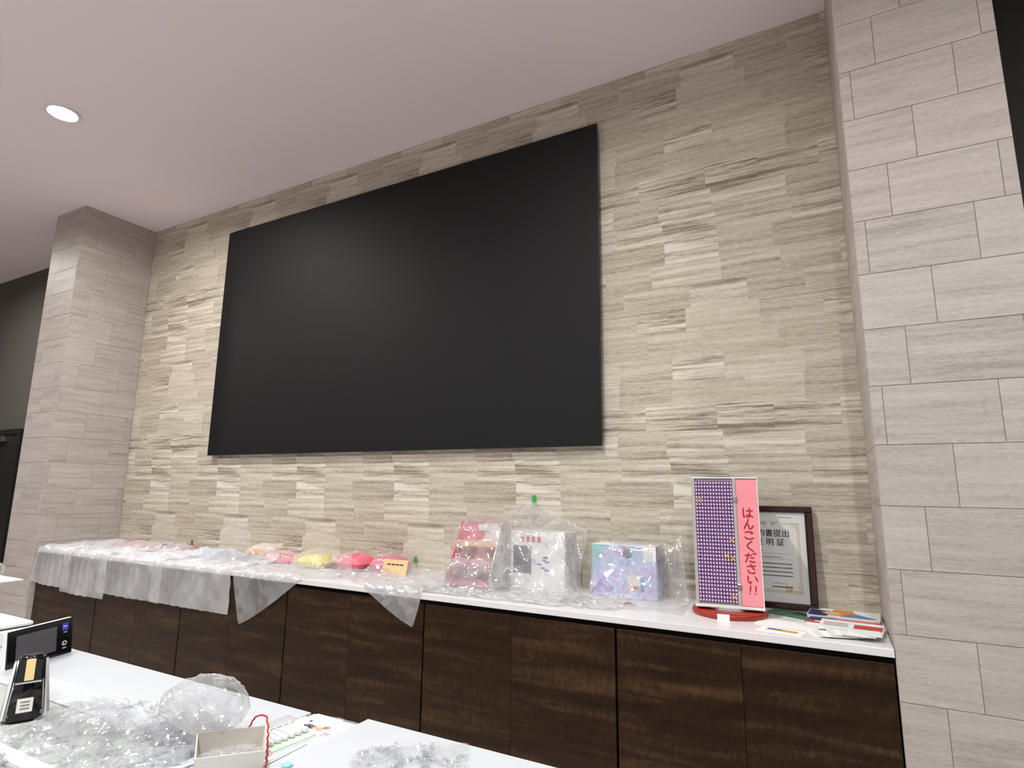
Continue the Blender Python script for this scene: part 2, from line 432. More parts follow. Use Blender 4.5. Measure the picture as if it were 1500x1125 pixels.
# tiles --------------------------------------------------------------------------------
def tile_mesh(name, w, h, d, uvo, tint, mt, gap, b=0.0008):
    """a box tile: local x 0..w, z 0..h, front face at y=-d; uv in metres"""
    g = gap / 2
    x0, x1, z0, z1 = g, w - g, g, h - g
    vs = [(x0, 0, z0), (x1, 0, z0), (x1, 0, z1), (x0, 0, z1),
          (x0, -d + b, z0), (x1, -d + b, z0), (x1, -d + b, z1), (x0, -d + b, z1),
          (x0 + b, -d, z0 + b), (x1 - b, -d, z0 + b), (x1 - b, -d, z1 - b), (x0 + b, -d, z1 - b)]
    fs = [(8, 9, 10, 11)]
    for k in range(4):
        j = (k + 1) % 4
        fs.append((4 + k, 4 + j, 8 + j, 8 + k)); fs.append((k, j, 4 + j, 4 + k))
    me = mesh_from(name, vs, fs, mt)
    uv = me.uv_layers.new(name='UVMap')
    for lp in me.loops:
        v = vs[lp.vertex_index]; uv.data[lp.index].uv = (v[0] + uvo[0], v[2] + uvo[1])
    at = me.color_attributes.new('tint', 'FLOAT_COLOR', 'POINT')
    for q in at.data: q.color = (tint[0], tint[1], tint[2], 1)
    return me
def join_tiles(name, items, mt):
    """items: (mesh, matrix) -> one mesh keeping uv and tint"""
    V, F, U, T = [], [], [], []
    for me, M in items:
        o = len(V)
        V += [tuple(M @ v.co) for v in me.vertices]
        T += [tuple(c.color) for c in me.color_attributes['tint'].data]
        for p in me.polygons:
            F.append([o + i for i in p.vertices]); U += [tuple(me.uv_layers[0].data[l].uv) for l in p.loop_indices]
    r = mesh_from(name, V, F, mt)
    uv = r.uv_layers.new(name='UVMap')
    for i, q in enumerate(U): uv.data[i].uv = q
    at = r.color_attributes.new('tint', 'FLOAT_COLOR', 'POINT')
    for i, q in enumerate(T): at.data[i].color = q
    return r

CAMP = cam.matrix_world.translation.copy()
CAMP_NP = np.array(CAMP)
def pix_area(c, w, h, nrm):
    v = c - CAMP
    return w * h * abs(v.normalized().dot(nrm)) / v.length_squared

def back_wall_tiles():
    rng = random.Random(11)
    H = 0.138; PER = 0.963
    rows = []
    z = 1.380 - 4 * H
    base = [0.386, 0.300, 0.277]
    k = 0
    types = {}
    items = []
    NP = 10                                   # the print repeats after ten rows
    pat = []
    for r in range(NP):
        ws = base[:] ; rng.shuffle(ws)
        sh = []
        for j in range(3):
            strong = rng.random()
            sh.append((0.5 + rng.uniform(-0.09, 0.09), 0.4 + 1.7 * strong ** 2.2, rng.random(), rng.uniform(0, 40), rng.uniform(0, 40)))
        pat.append((rng.uniform(0, PER), ws, sh))
    pat[9] = (-6.110 + 0.0 - XL, [0.386, 0.300, 0.277], pat[9][2])
    r = 0
    cache = {}
    while z < CEIL:
        off, ws, sh = pat[(r + 5) % NP]
        x = XL - PER + (off % PER)
        z0, z1 = max(z, ZK - 0.02), min(z + H, CEIL)
        if z1 - z0 > 0.01:
            while x < 0:
                for w, s in zip(ws, sh):
                    a, b = max(x, XL), min(x + w, 0.0)
                    if b - a > 0.008:
                        inside = a > -4.857 + 0.22 and b < -1.294 - 0.22 and z0 > 1.722 + 0.22 and z1 < 3.757 - 0.16
                        if not inside:
                            d = 0.0040 + 0.0003 * s[2]
                            key = (round(b - a, 4), round(z1 - z0, 4), s, round(a - x, 4), round(z0 - z, 4))
                            if key not in cache:
                                cache[key] = tile_mesh('tile', b - a, z1 - z0, d, (s[3] + a - x, s[4] + z0 - z), s[:3], M_BEIGE, 0.0001, 0.0003)
                            loc = Vector((a, 0.0045, z0))
                            c = loc + Vector(((b - a) / 2, 0, (z1 - z0) / 2))
                            items.append((pix_area(c, b - a, z1 - z0, Vector((0, 1, 0))), cache[key], loc))
                    x += w
        z += H; r += 1
    items.sort(key=lambda t: -t[0])
    for _, me, loc in items[:296]:
        link('tile', me, wall_back, loc)
    rest = [(me, Matrix.Translation(loc)) for _, me, loc in items[296:]]
    if rest:
        o = link('small_tiles', join_tiles('small_tiles', rest, M_BEIGE), wall_back); o['kind'] = 'stuff'
    print('back tiles', len(items))
back_wall_tiles()

ROWH = 0.225
ZROW0 = 1.8784 - 8 * ROWH
def pillar(x0, x1, dep, label, side_x, offs, seed):
    rng = random.Random(seed)
    T = 0.0035
    # core
    root = struct(box_obj('pillar', x0 + T * 0, x1, -dep + T, 0.0, 0, CEIL, M_JOINT), label)
    core = root
    for v in core.data.vertices:
        if side_x == x1 and v.co.x > (x0 + x1) / 2: v.co.x -= T
        if side_x == x0 and v.co.x < (x0 + x1) / 2: v.co.x += T
    r = 0
    z = ZROW0
    while z < CEIL:
        z0, z1 = max(z, 0.0), min(z + ROWH, CEIL)
        if z1 - z0 > 0.01:
            i = round((1.8784 - z1) / ROWH) + 7 if z1 < CEIL else round((1.8784 - (z + ROWH)) / ROWH) + 7
            joint = x0 + offs[i % 3]
            x = joint - 0.7
            while x < x1:
                a, b = max(x, x0), min(x + 0.349, x1)
                if b - a > 0.006:
                    tint = (0.5 + rng.uniform(-0.05, 0.05), 0.6 + rng.random() * 0.5, rng.random())
                    me = tile_mesh('tile', b - a, z1 - z0, T, (rng.uniform(0, 40) + 0, rng.uniform(0, 40)), tint, M_GREY, 0.0022)
                    link('tile', me, root, (a, -dep + T, z0))
                x += 0.349
            # side face
            y = -dep - (0.1 + 0.117 * (i % 3)) + T
            while y < 0:
                a, b = max(y, -dep + T), min(y + 0.349, 0.0)
                if b - a > 0.006:
                    tint = (0.47 + rng.uniform(-0.06, 0.06), 0.7 + rng.random() * 0.5, rng.random())
                    me = tile_mesh('tile', b - a, z1 - z0, T, (rng.uniform(0, 40), rng.uniform(0, 40)), tint, M_GREY, 0.0014)
                    if side_x == x1: link('tile', me, root, (x1 - T, a, z0), (0, 0, math.pi / 2))
                    else: link('tile', me, root, (x0 + T, b, z0), (0, 0, -math.pi / 2))
                y += 0.349
        z += ROWH; r += 1
    return root
pillar(XLP, XL, DL, 'pale grey tiled pillar at the left end of the counter', XL, [0.137, 0.043, 0.24], 3)
pillar(0.0, XRP, DP, 'pale grey tiled pillar at the right end of the counter', 0.0, [0.137, 0.043, 0.24], 4)

# door in the dark wall, far left
dr = struct(box_obj('door_1', -9.35, -8.36, -0.035, 0.0, 0.0, 2.03, M_DOOR), 'black door in the dark wall at far left')
box_obj('door_frame', -9.42, -8.29, -0.05, 0.0, 2.03, 2.085, M_DOOR, dr)
box_obj('door_frame', -8.36, -8.29, -0.05, 0.0, 0.0, 2.03, M_DOOR, dr)
cl = box_obj('door_closer', -8.86, -8.62, -0.085, -0.035, 1.945, 2.0, M_SILVER, dr, 0.006)
box_obj('closer_arm', -8.98, -8.60, -0.075, -0.06, 2.004, 2.016, M_SILVER, cl)

# ------------------------------------------------------------------ downlight
t = thing('ceiling_downlight', 'round recessed downlight shining in the ceiling', 'ceiling light', (-4.744, -1.482, CEIL))
bm = bmesh.new(); lathe(bm, [(0.108, 0.0), (0.110, -0.005), (0.102, -0.009), (0.086, -0.006), (0.082, 0.004), (0.074, 0.055)], 48)
from_bm('trim_ring', bm, M_WHITE, t, smooth=True)
bm = bmesh.new(); lathe(bm, [(0.092, -0.0065), (0.093, -0.0105), (0.088, -0.0105), (0.087, -0.0065)], 48)
from_bm('inner_ring', bm, M_WHITE, t, smooth=True)
bm = bmesh.new(); cyl(bm, 0.076, 0.076, 0.004, 0.05, 40)
from_bm('lens', bm, M_GLOW, t)

# ------------------------------------------------------------------ big black screen
t = thing('wall_screen', 'huge matte black flat screen mounted high on the beige wall', 'screen', (-3.0755, 0, 1.7218))
sx0, sx1, sz1 = -4.857 + 3.0755, -1.294 + 3.0755, 3.7572 - 1.7218
bm = bmesh.new(); bx(bm, sx0 + .02, sx1 - .02, -0.03, -0.003, 0.02, sz1 - .02)
from_bm('mounting_back', bm, M_SCREEN_EDGE, t)
box_obj('edge_frame', sx0, sx1, -0.05, -0.028, 0, sz1, M_SCREEN_EDGE, t, 0.002)
bm = bmesh.new(); bx(bm, sx0 + .004, sx1 - .004, -0.0525, -0.0495, 0.004, sz1 - .004)
from_bm('display_panel', bm, M_SCREEN, t)

# ------------------------------------------------------------------ back counter: worktop and six base cabinets
wt = box_obj('worktop', XL + 0.002, -0.002, -DP - 0.002, -0.001, ZK - 0.029, ZK, M_QUARTZ, None, 0.002)
tag(wt, 'long white worktop running along the tiled wall between the two pillars', 'worktop')
ux = [-6.143, -5.185, -4.130, -3.105, -2.081, -1.040, -0.002]
cab_lab = ['dark wood-grain base cabinet with a top drawer, beside the left pillar',
           'dark wood-grain base cabinet second from the left pillar, under the long film sheets',
           'dark wood-grain base cabinet third from the left pillar, under the film sheets',
           'dark wood-grain base cabinet between the two triangular hanging film corners',
           'dark wood-grain base cabinet below the wrapped white carton and pink rack',
           'dark wood-grain base cabinet beside the right pillar, below the stamp rack']
for i in range(6):
    x0, x1 = ux[i], ux[i + 1]
    w = x1 - x0
    t = thing('base_cabinet', cab_lab[i], 'cabinet', ((x0 + x1) / 2, 0, 0), 0, 'base cabinets under the back counter')
    h = w / 2
    box_obj('body', -h + .001, h - .001, -DP + 0.045, -0.01, 0.08, ZK - 0.030, M_BLACK, t)
    box_obj('plinth', -h + .001, h - .001, -DP + 0.08, -0.05, 0.0, 0.08, M_BLACK, t)
    gl = 0.006 if i != 0 else 0.012
    top = 0.873
    if i == 0:
        box_obj('drawer', -h + 0.012, h - 0.004, -DP + 0.012, -DP + 0.045, 0.762, 0.892, M_WOOD, t, 0.0015)
        top = 0.742
    for a, b in ((-h + gl, -0.0009), (0.0009, h - 0.005)):
        box_obj('door', a, b, -DP + 0.010, -DP + 0.043, 0.085, top, M_WOOD, t, 0.0015)

# ------------------------------------------------------------------ film simulation (position based, numpy)
class Box:
    def __init__(s, cx, cy, hx, hy, z0, z1, rot=0.0):
        s.c = np.array([cx, cy]); s.h = (hx, hy); s.z0 = z0; s.z1 = z1; s.co = math.cos(rot); s.si = math.sin(rot)
    def push(s, P, e):
        dx = P[..., 0] - s.c[0]; dy = P[..., 1] - s.c[1]
        lx = s.co * dx + s.si * dy; ly = -s.si * dx + s.co * dy
        hx, hy = s.h[0] + e, s.h[1] + e
        z = P[..., 2]
        px = hx - np.abs(lx); py = hy - np.abs(ly); pz = s.z1 + e - z
        ins = (px > 0) & (py > 0) & (pz > 0) & (z > s.z0 - 0.02)
        if not ins.any(): return ins
        mz = ins & (pz <= px) & (pz <= py)
        mx_ = ins & ~mz & (px <= py); my_ = ins & ~mz & ~mx_
        z[mz] = s.z1 + e
        lx = np.where(mx_, np.sign(lx) * hx, lx); ly = np.where(my_, np.sign(ly) * hy, ly)
        P[..., 0] = np.where(mx_ | my_, s.c[0] + s.co * lx - s.si * ly, P[..., 0])
        P[..., 1] = np.where(mx_ | my_, s.c[1] + s.si * lx + s.co * ly, P[..., 1])
        return ins

def sim(P, ru, rv, boxes, walls=(), pins=None, steps=160, iters=9, eps=0.004, seed=0, bend=0.25, fric=0.35, wrinkle=0.03, stick=0.3):
    """P (nv,nu,3); ru, rv rest lengths along u (axis 1) and v (axis 0)"""
    rng = np.random.RandomState(seed)
    nv, nu, _ = P.shape
    P = P.copy(); V = np.zeros_like(P)
    Wt = np.ones((nv, nu)); 
    if pins:
        for (j, i), pos in pins.items():
            P[j, i] = pos; Wt[j, i] = 0
    Lu = ru * (1 + wrinkle * rng.randn(nv, nu - 1)); Lv = rv * (1 + wrinkle * rng.randn(nv - 1, nu))
    ld = math.hypot(ru, rv)
    def con(a, b, rest, k):
        A, B = P[a], P[b]
        d = B - A
        L = np.sqrt((d * d).sum(-1)) + 1e-9
        wa, wb = Wt[a], Wt[b]
        s = (k * (L - rest) / L / np.maximum(wa + wb, 1e-6))[..., None] * d
        P[a] += s * wa[..., None]; P[b] -= s * wb[..., None]
    def sl(x, y): return (x, y)
    cons = []
    for p in (0, 1):
        nA = len(range(p, nu - 1, 2))
        cons.append(((slice(None), slice(p, p + 2 * nA, 2)), (slice(None), slice(p + 1, p + 1 + 2 * nA, 2)), Lu[:, p:nu - 1:2], 1.0))
    for p in (0, 1):
        nA = len(range(p, nv - 1, 2))
        cons.append(((slice(p, p + 2 * nA, 2), slice(None)), (slice(p + 1, p + 1 + 2 * nA, 2), slice(None)), Lv[p:nv - 1:2, :], 1.0))
    for p in (0, 1):
        nA = len(range(p, nv - 1, 2))
        cons.append(((slice(p, p + 2 * nA, 2), slice(0, nu - 1)), (slice(p + 1, p + 1 + 2 * nA, 2), slice(1, nu)), ld, 0.5))
        cons.append(((slice(p, p + 2 * nA, 2), slice(1, nu)), (slice(p + 1, p + 1 + 2 * nA, 2), slice(0, nu - 1)), ld, 0.5))
    for p in (0, 1, 2, 3):
        A = np.array([i for i in range(nu - 2) if i % 4 == p])
        if len(A): cons.append(((slice(None), A), (slice(None), A + 2), 2 * ru, bend))
        A = np.array([i for i in range(nv - 2) if i % 4 == p])
        if len(A): cons.append(((A, slice(None)), (A + 2, slice(None)), 2 * rv, bend))
    dt = 1 / 45.0
    def conx(a, b, rest, k):
        A, B = P[a], P[b]
        d = B - A
        L = np.sqrt((d * d).sum(-1)) + 1e-9
        wa, wb = Wt[a], Wt[b]
        s = (k * (L - rest) / L / np.maximum(wa + wb, 1e-6))[..., None] * d
        P[a] = A + s * wa[..., None]; P[b] = B - s * wb[..., None]
    for st in range(steps):
        Q = P.copy()
        V[..., 2] -= 9.8 * dt
        V *= 0.94
        P += V * dt * Wt[..., None]
        for it in range(iters):
            for a, b, r, k in cons: conx(a, b, r, k)
            if it % 3 == 2 or it == iters - 1:
                hit = np.zeros((nv, nu), bool)
                for bxx in boxes: hit |= bxx.push(P, eps)
                for (ax, sgn, val, f) in walls:
                    bad = (P[..., ax] - val) * sgn < 0
                    if f is not None: bad &= f(P)
                    P[..., ax][bad] = val; hit |= bad
                P[hit] = Q[hit] + (P[hit] - Q[hit]) * np.array([stick, stick, 1.0])
        if pins:
            for (j, i), pos in pins.items(): P[j, i] = pos
        V = (P - Q) / dt
        V[hit] *= fric
        n = np.sqrt((V * V).sum(-1, keepdims=True)); V *= np.minimum(1, 3.0 / (n + 1e-9))
    return P

def crumple(P, amp, scale, seed, out=0.4):
    """push the film along its normals by sharp ridged noise; mostly outward"""
    du = np.gradient(P, axis=1); dv = np.gradient(P, axis=0)
    n = np.cross(du, dv); n /= np.linalg.norm(n, axis=-1, keepdims=True) + 1e-9
    cz = CAMP_NP - P
    n *= np.sign((n * cz).sum(-1, keepdims=True))
    nv, nu, _ = P.shape
    h = np.zeros((nv, nu))
    for o_, w in ((1, 1.0), (2.2, 0.45)):
        for j in range(nv):
            for i in range(nu):
                q = P[j, i]
                h[j, i] += w * (1 - 2.4 * abs(mnoise.noise(Vector((q[0] * scale * o_ + seed, q[1] * scale * o_, q[2] * scale * o_)))) - 0.5 + out)
    return P + n * (amp * h)[..., None]
def sheet_obj(name, P, mt, label=None, cat='plastic film', parent=None, sub=1, group=None, flat=False):
    nv, nu, _ = P.shape
    c = P.reshape(-1, 3).mean(0); c[2] = P[..., 2].min()
    vs = (P - c).reshape(-1, 3)
    fs = [(j * nu + i, j * nu + i + 1, (j + 1) * nu + i + 1, (j + 1) * nu + i) for j in range(nv - 1) for i in range(nu - 1)]
    me = mesh_from(name, vs.tolist(), fs, mt, not flat)
    o = link(name, me, parent, Vector(c))
    if sub:
        md = o.modifiers.new('sub', 'SUBSURF'); md.levels = sub; md.render_levels = sub
    if label: tag(o, label, cat, group)
    return o
def quad_grid(p00, du, dv, nu, nv, squeeze=(1, 1), z=1.0, amp=0.006, seed=1):
    """flat sheet: corner p00 (x,y), edge vectors du, dv (x,y), lifted to z with noise"""
    rng = np.random.RandomState(seed)
    u = np.linspace(0, 1, nu); v = np.linspace(0, 1, nv)
    uu, vv = np.meshgrid(u, v)
    cu = 0.5 + (uu - 0.5) * squeeze[0]; cv = 0.5 + (vv - 0.5) * squeeze[1]
    P = np.zeros((nv, nu, 3))
    P[..., 0] = p00[0] + cu * du[0] + cv * dv[0]
    P[..., 1] = p00[1] + cu * du[1] + cv * dv[1]
    lo = np.array([[mnoise.noise(Vector((i * 0.13, j * 0.13, seed * 3.7))) for i in range(nu)] for j in range(nv)])
    P[..., 2] = z + amp * (lo * 2.5 + 0.3 * rng.randn(nv, nu))
    return P, math.hypot(*du) / (nu - 1), math.hypot(*dv) / (nv - 1)

COUNTER = Box((XL) / 2, -DP / 2, -XL / 2 + 0.6, DP / 2 + 0.002, 0.0, ZK)
WALL = (1, -1, -0.004, None)
PILL = (0, 1, XL + 0.006, lambda P: P[..., 1] > -DL - 0.0)
PILR = (0, -1, -0.006, lambda P: P[..., 1] > -DP - 0.0)

# ------------------------------------------------------------------ small goods under the films
COLL = []          # colliders of the goods
def flat_pack(name, cx, cy, w, d, h, rot, mt, label, cat, trim=None, puff=False):
    if puff:
        t = thing(name, label, cat, (cx, cy, ZK), rot)
        n = 14; V = []; F = []
        for s in (1, -1):
            for j in range(n + 1):
                for i in range(n + 1):
                    u, v = i / n * 2 - 1, j / n * 2 - 1
                    pz = (max(0, 1 - u ** 4) * max(0, 1 - v ** 4)) ** 0.6
                    nz = 0.14 * mnoise.noise(Vector((u * 3, v * 3, cx * 9 + s)))
                    V.append((u * w / 2 * (1 - 0.06 * v * v), v * d / 2 * (1 - 0.06 * u * u), h / 2 + s * h / 2 * pz * (1 + nz * (s > 0))))
        q = (n + 1) ** 2
        for s in (0, 1):
            for j in range(n):
                for i in range(n):
                    a = s * q + j * (n + 1) + i
                    f = (a, a + 1, a + n + 2, a + n + 1)
                    F.append(f if s == 0 else f[::-1])
        b = link('pouch', mesh_from('pouch', V, F, mt, True), t)
        for s in (-1, 1):
            box_obj('seal', s * w * 0.52 - 0.012, s * w * 0.52 + 0.012, -d / 2 * 0.93, d / 2 * 0.93, h / 2 - 0.002, h / 2 + 0.002, mt, t)
    else:
        t = thing(name, label, cat, (cx, cy, ZK), rot)
        box_obj('cover', -w / 2, w / 2, -d / 2, d / 2, h * 0.86, h, mt, t, 0.0008)
        box_obj('pages', -w / 2 + .002, w / 2 - .003, -d / 2 + .003, d / 2 - .003, h * 0.14, h * 0.86, M_PAPER, t)
        box_obj('back_cover', -w / 2, w / 2, -d / 2, d / 2, 0.0005, h * 0.14, mt, t)
        if trim is not None:
            box_obj('printed_band', -w / 2 + .01, w / 2 - .01, -d / 2 + .01, -d / 2 + d * 0.35, h, h + 0.0006, trim, t)
    COLL.append(Box(cx, cy, w / 2, d / 2, ZK - 0.05, ZK + h, rot))
    return t
flat_pack('magazine', -5.40, -0.22, 0.50, 0.22, 0.030, 0.10, M_MAG, 'dark red flat pack under the film near the left pillar', 'booklet')
flat_pack('magazine', -5.86, -0.24, 0.26, 0.32, 0.022, -0.15, M_PAPER, 'white flat booklet under the film closest to the left pillar', 'booklet', M_GREYINK)
flat_pack('magazine', -4.98, -0.13, 0.34, 0.20, 0.034, -0.06, M_MAG, 'dark red booklet with slate band further along the film-covered counter', 'booklet', M_SLATE)
flat_pack('packet', -4.45, -0.22, 0.34, 0.22, 0.030, 0.1, M_LBLUE, 'pale blue flat packet under the long film sheets', 'packet', puff=True)
flat_pack('magazine', -4.05, -0.30, 0.34, 0.22, 0.014, 0.3, M_SLATE, 'slate grey flat booklet under the film beside the brown carton', 'booklet')
flat_pack('packet', -3.66, -0.17, 0.26, 0.18, 0.05, 0.0, M_PKBAG, 'pink flat packet between the brown carton and the yellow packet', 'packet', puff=True)
flat_pack('packet', -3.29, -0.20, 0.26, 0.22, 0.085, 0.12, M_YBAG, 'yellow wrapped packet on the counter under film', 'packet', puff=True)
flat_pack('packet', -3.00, -0.16, 0.23, 0.20, 0.10, -0.05, M_PKBAG, 'pink wrapped packet right beside the yellow packet', 'packet', puff=True)
flat_pack('packet', -2.73, -0.13, 0.22, 0.16, 0.105, 0.05, M_HOTPINK, 'deep pink wrapped packet behind the tan card', 'packet', puff=True)
# brown carton
t = thing('carton', 'small brown card carton lying under the film on the counter', 'carton', (-3.92, -0.12, ZK), 0.1)
box_obj('tray', -0.12, 0.12, -0.07, 0.07, 0.0005, 0.05, M_BROWN, t, 0.002)
box_obj('lid', -0.125, 0.125, -0.075, 0.075, 0.05, 0.085, M_TAN, t, 0.002)
COLL.append(Box(-3.92, -0.12, 0.125, 0.075, ZK - .05, ZK + 0.085, 0.1))
# tan card standing against the pink packet
t = thing('card', 'tan printed card leaning in front of the deep pink packet', 'card', (-2.60, -0.25, ZK), 0.08)
c = box_obj('card_board', -0.09, 0.09, -0.003, 0.003, 0.002, 0.10, M_TAN, t, 0.002, rot=(-0.25, 0, 0))
for k, (a, b) in enumerate(((-0.06, -0.035), (-0.028, 0.0), (0.006, 0.03), (0.036, 0.06))):
    box_obj('print_mark', a, b, -0.0042, -0.003, 0.066, 0.074, M_INK, c)
COLL.append(Box(-2.60, -0.24, 0.09, 0.025, ZK - .05, ZK + 0.095, 0.08))

# pink tiered display rack
t = thing('display_rack', 'tall pink card display rack with three tiers, wrapped in film beside the white carton', 'display rack', (-1.93, -0.33, ZK), 0.12)
bm = bmesh.new(); bx(bm, -0.125, 0.125, 0.118, 0.124, 0, 0.355)
from_bm('back_panel', bm, M_PINK, t)
for s in (-1, 1):
    bm = bmesh.new()
    pts = [(-0.13, 0.0), (0.118, 0.0), (0.118, 0.355), (0.03, 0.355), (-0.03, 0.25), (-0.13, 0.1)]
    lo = [bm.verts.new((s * 0.125 - 0.003, p[0], p[1])) for p in pts]; hi = [bm.verts.new((s * 0.125 + 0.003, p[0], p[1])) for p in pts]
    bm.faces.new(lo); bm.faces.new(hi)
    for k in range(len(pts)):
        j = (k + 1) % len(pts); bm.faces.new((lo[k], lo[j], hi[j], hi[k]))
    from_bm('side_panel', bm, M_HOTPINK if s < 0 else M_WHITE, t)
for z, y, mt in ((0.03, -0.12, M_HOTPINK), (0.13, -0.07, M_HOTPINK), (0.225, -0.02, M_TAN)):
    sh = box_obj('shelf', -0.122, 0.122, y, 0.117, z, z + 0.005, mt, t)
    box_obj('shelf_lip', -0.122, 0.122, y - 0.004, y, z, z + 0.035, mt, sh)
box_obj('header', -0.122, 0.02, 0.026, 0.031, 0.255, 0.352, M_HOTPINK, t)
box_obj('header', 0.02, 0.122, 0.026, 0.031, 0.255, 0.352, M_WHITE, t)
box_obj('price_label', -0.015, 0.045, 0.022, 0.026, 0.31, 0.345, M_PAPER, t)
COLL.append(Box(-1.93, -0.29, 0.13, 0.08, ZK - .05, ZK + 0.355, 0.12)); COLL.append(Box(-1.93, -0.40, 0.13, 0.06, ZK - .05, ZK + 0.15, 0.12))

# white carton with dark picture
t = thing('carton', 'white carton with a dark printed picture, wrapped in clear film on the counter', 'carton', (-1.605, -0.165, ZK), 0.0)
box_obj('box_body', -0.165, 0.165, -0.085, 0.085, 0.0005, 0.312, M_PAPER, t, 0.003)
box_obj('lid_flap', -0.163, 0.163, -0.083, 0.083, 0.312, 0.3155, M_WHITE, t, 0.001)
box_obj('picture', -0.145, -0.035, -0.0865, -0.085, 0.09, 0.235, M_SLATE, t)
box_obj('picture_bar', -0.145, -0.115, -0.0875, -0.0865, 0.09, 0.235, M_BLK, t)
for k in range(4):
    a = -0.1 + k * 0.034
    box_obj('red_mark', a, a + 0.02, -0.0865, -0.085, 0.258, 0.288, M_REDPRINT, t)
rg = random.Random(5)
for k in range(7):
    a = 0.0 + rg.random() * 0.05; b = 0.10 + rg.random() * 0.08
    box_obj('blue_mark', a, a + 0.025, -0.0865, -0.085, b, b + 0.008, M_BLUE, t)
COLL.append(Box(-1.605, -0.165, 0.168, 0.087, ZK - .05, ZK + 0.316))

# pastel printed carton
t = thing('carton', 'pastel multicoloured printed carton wrapped in clear film beside the stamp rack', 'carton', (-1.132, -0.135, ZK), 0.0)
box_obj('box_body', -0.172, 0.172, -0.065, 0.065, 0.0005, 0.262, M_BLOTCH, t, 0.003)
box_obj('lid_flap', -0.170, 0.170, -0.063, 0.063, 0.262, 0.265, M_WHITE, t, 0.001)
bm = bmesh.new()
tri = ((-0.1705, 0.261), (-0.1705, 0.17), (-0.075, 0.261))
f_ = [bm.verts.new((x, -0.0662, z)) for x, z in tri]; k_ = [bm.verts.new((x, -0.0648, z)) for x, z in tri]
bm.faces.new(f_); bm.faces.new(k_[::-1])
for k in range(3): bm.faces.new((f_[k], k_[k], k_[(k + 1) % 3], f_[(k + 1) % 3]))
from_bm('teal_corner', bm, M_TEAL, t)
bm = bmesh.new(); cyl(bm, 0.024, 0.024, 0, 0.0014, 24)
from_bm('dark_roundel', bm, M_NAVY, t, (0.02, -0.065, 0.222), (math.pi / 2, 0, 0))
pc = box_obj('price_card', 0.02, 0.085, -0.07, -0.0655, 0.045, 0.125, M_BEIGECARD, t)
box_obj('price_strip', 0.024, 0.08, -0.0712, -0.07, 0.05, 0.065, M_REDPRINT, pc)
box_obj('side_stripe', 0.09, 0.105, -0.0664, -0.065, 0.04, 0.11, M_SKYBLUE, t)
box_obj('pale_panel', 0.105, 0.17, -0.0662, -0.065, 0.19, 0.26, M_PAPER, t)
COLL.append(Box(-1.132, -0.135, 0.174, 0.067, ZK - .05, ZK + 0.266))
# red pen under the film edge
t = thing('pen', 'small red pen lying under the film in front of the pastel carton', 'pen', (-1.08, -0.36, ZK), 0.05)
bm = bmesh.new(); tube(bm, [(-0.05, 0, 0.006), (0.04, 0, 0.006)], 0.005, 10); from_bm('barrel', bm, M_RED, t, smooth=True)
bm = bmesh.new(); tube(bm, [(0.04, 0, 0.006), (0.055, 0, 0.006)], 0.003, 10); from_bm('tip', bm, M_BLK, t, smooth=True)

# ------------------------------------------------------------------ films on the back counter
BX = [COUNTER] + COLL
def long_film(x0, x1, ys, ye, seed, label, squeeze=0.93, nu=60, nv=50, mt=M_FILM):
    w = (x1 - x0) / squeeze
    P, ru, rv = quad_grid(((x0 + x1) / 2 - w / 2, ye), (w, 0), (0, ys - ye), nu, nv, (squeeze, 0.93), ZK + 0.15, 0.03, seed)
    P = sim(P, ru, rv, BX, (WALL, PILL, PILR), None, 110, 7, 0.006 + 0.0015 * (seed % 3), seed, bend=0.9, wrinkle=0.03, stick=0.2)
    k = np.clip((P[..., 2:3] - ZK + 0.03) / 0.03, 0.2, 1)
    P = P * (1 - k) + crumple(P, 0.022, 7, seed, 0.5) * k
    sheet_obj('plastic_film', P, mt, label, 'plastic film', group='film sheets draped over the back counter')
long_film(-6.12, -5.60, -0.04, -0.83, 1, 'crumpled milky film sheet hanging over the counter edge beside the left pillar', 0.84, 48)
long_film(-5.66, -5.08, -0.04, -0.86, 2, 'pleated milky film sheet covering the dark red flat pack near the left pillar', 0.86, 48)
long_film(-5.15, -4.38, -0.03, -0.83, 3, 'milky film sheet covering the booklet with the slate band', 0.90)
long_film(-4.45, -3.63, -0.03, -0.83, 4, 'milky film sheet with straight hanging hem over the pale blue packet', 0.92)
def corner_film(C, du, dv, seed, label, nu=48, nv=42, mt=M_FILM):
    P, ru, rv = quad_grid(C, du, dv, nu, nv, (0.93, 0.93), ZK + 0.17, 0.035, seed)
    P = sim(P, ru, rv, BX, (WALL, PILL, PILR), None, 110, 7, 0.006, seed, bend=0.9, wrinkle=0.03, stick=0.2)
    k = np.clip((P[..., 2:3] - ZK + 0.03) / 0.03, 0.2, 1)
    P = P * (1 - k) + crumple(P, 0.022, 7, seed, 0.5) * k
    sheet_obj('plastic_film', P, mt, label, 'plastic film', group='film sheets draped over the back counter')
a = math.radians(23)
corner_film((-3.50, -0.87), (0.80 * math.cos(a), 0.80 * math.sin(a)), (-0.72 * math.sin(a), 0.72 * math.cos(a)), 5,
            'film sheet whose pointed corner hangs over the counter edge below the yellow packet', mt=M_FILM_HAZE)
a = math.radians(21)
corner_film((-2.135, -0.77), (-0.86 * math.cos(a), 0.86 * math.sin(a)), (0.62 * math.sin(a), 0.62 * math.cos(a)), 6,
            'film sheet whose pointed corner hangs over the counter edge below the deep pink packet', mt=M_FILM_HAZE)
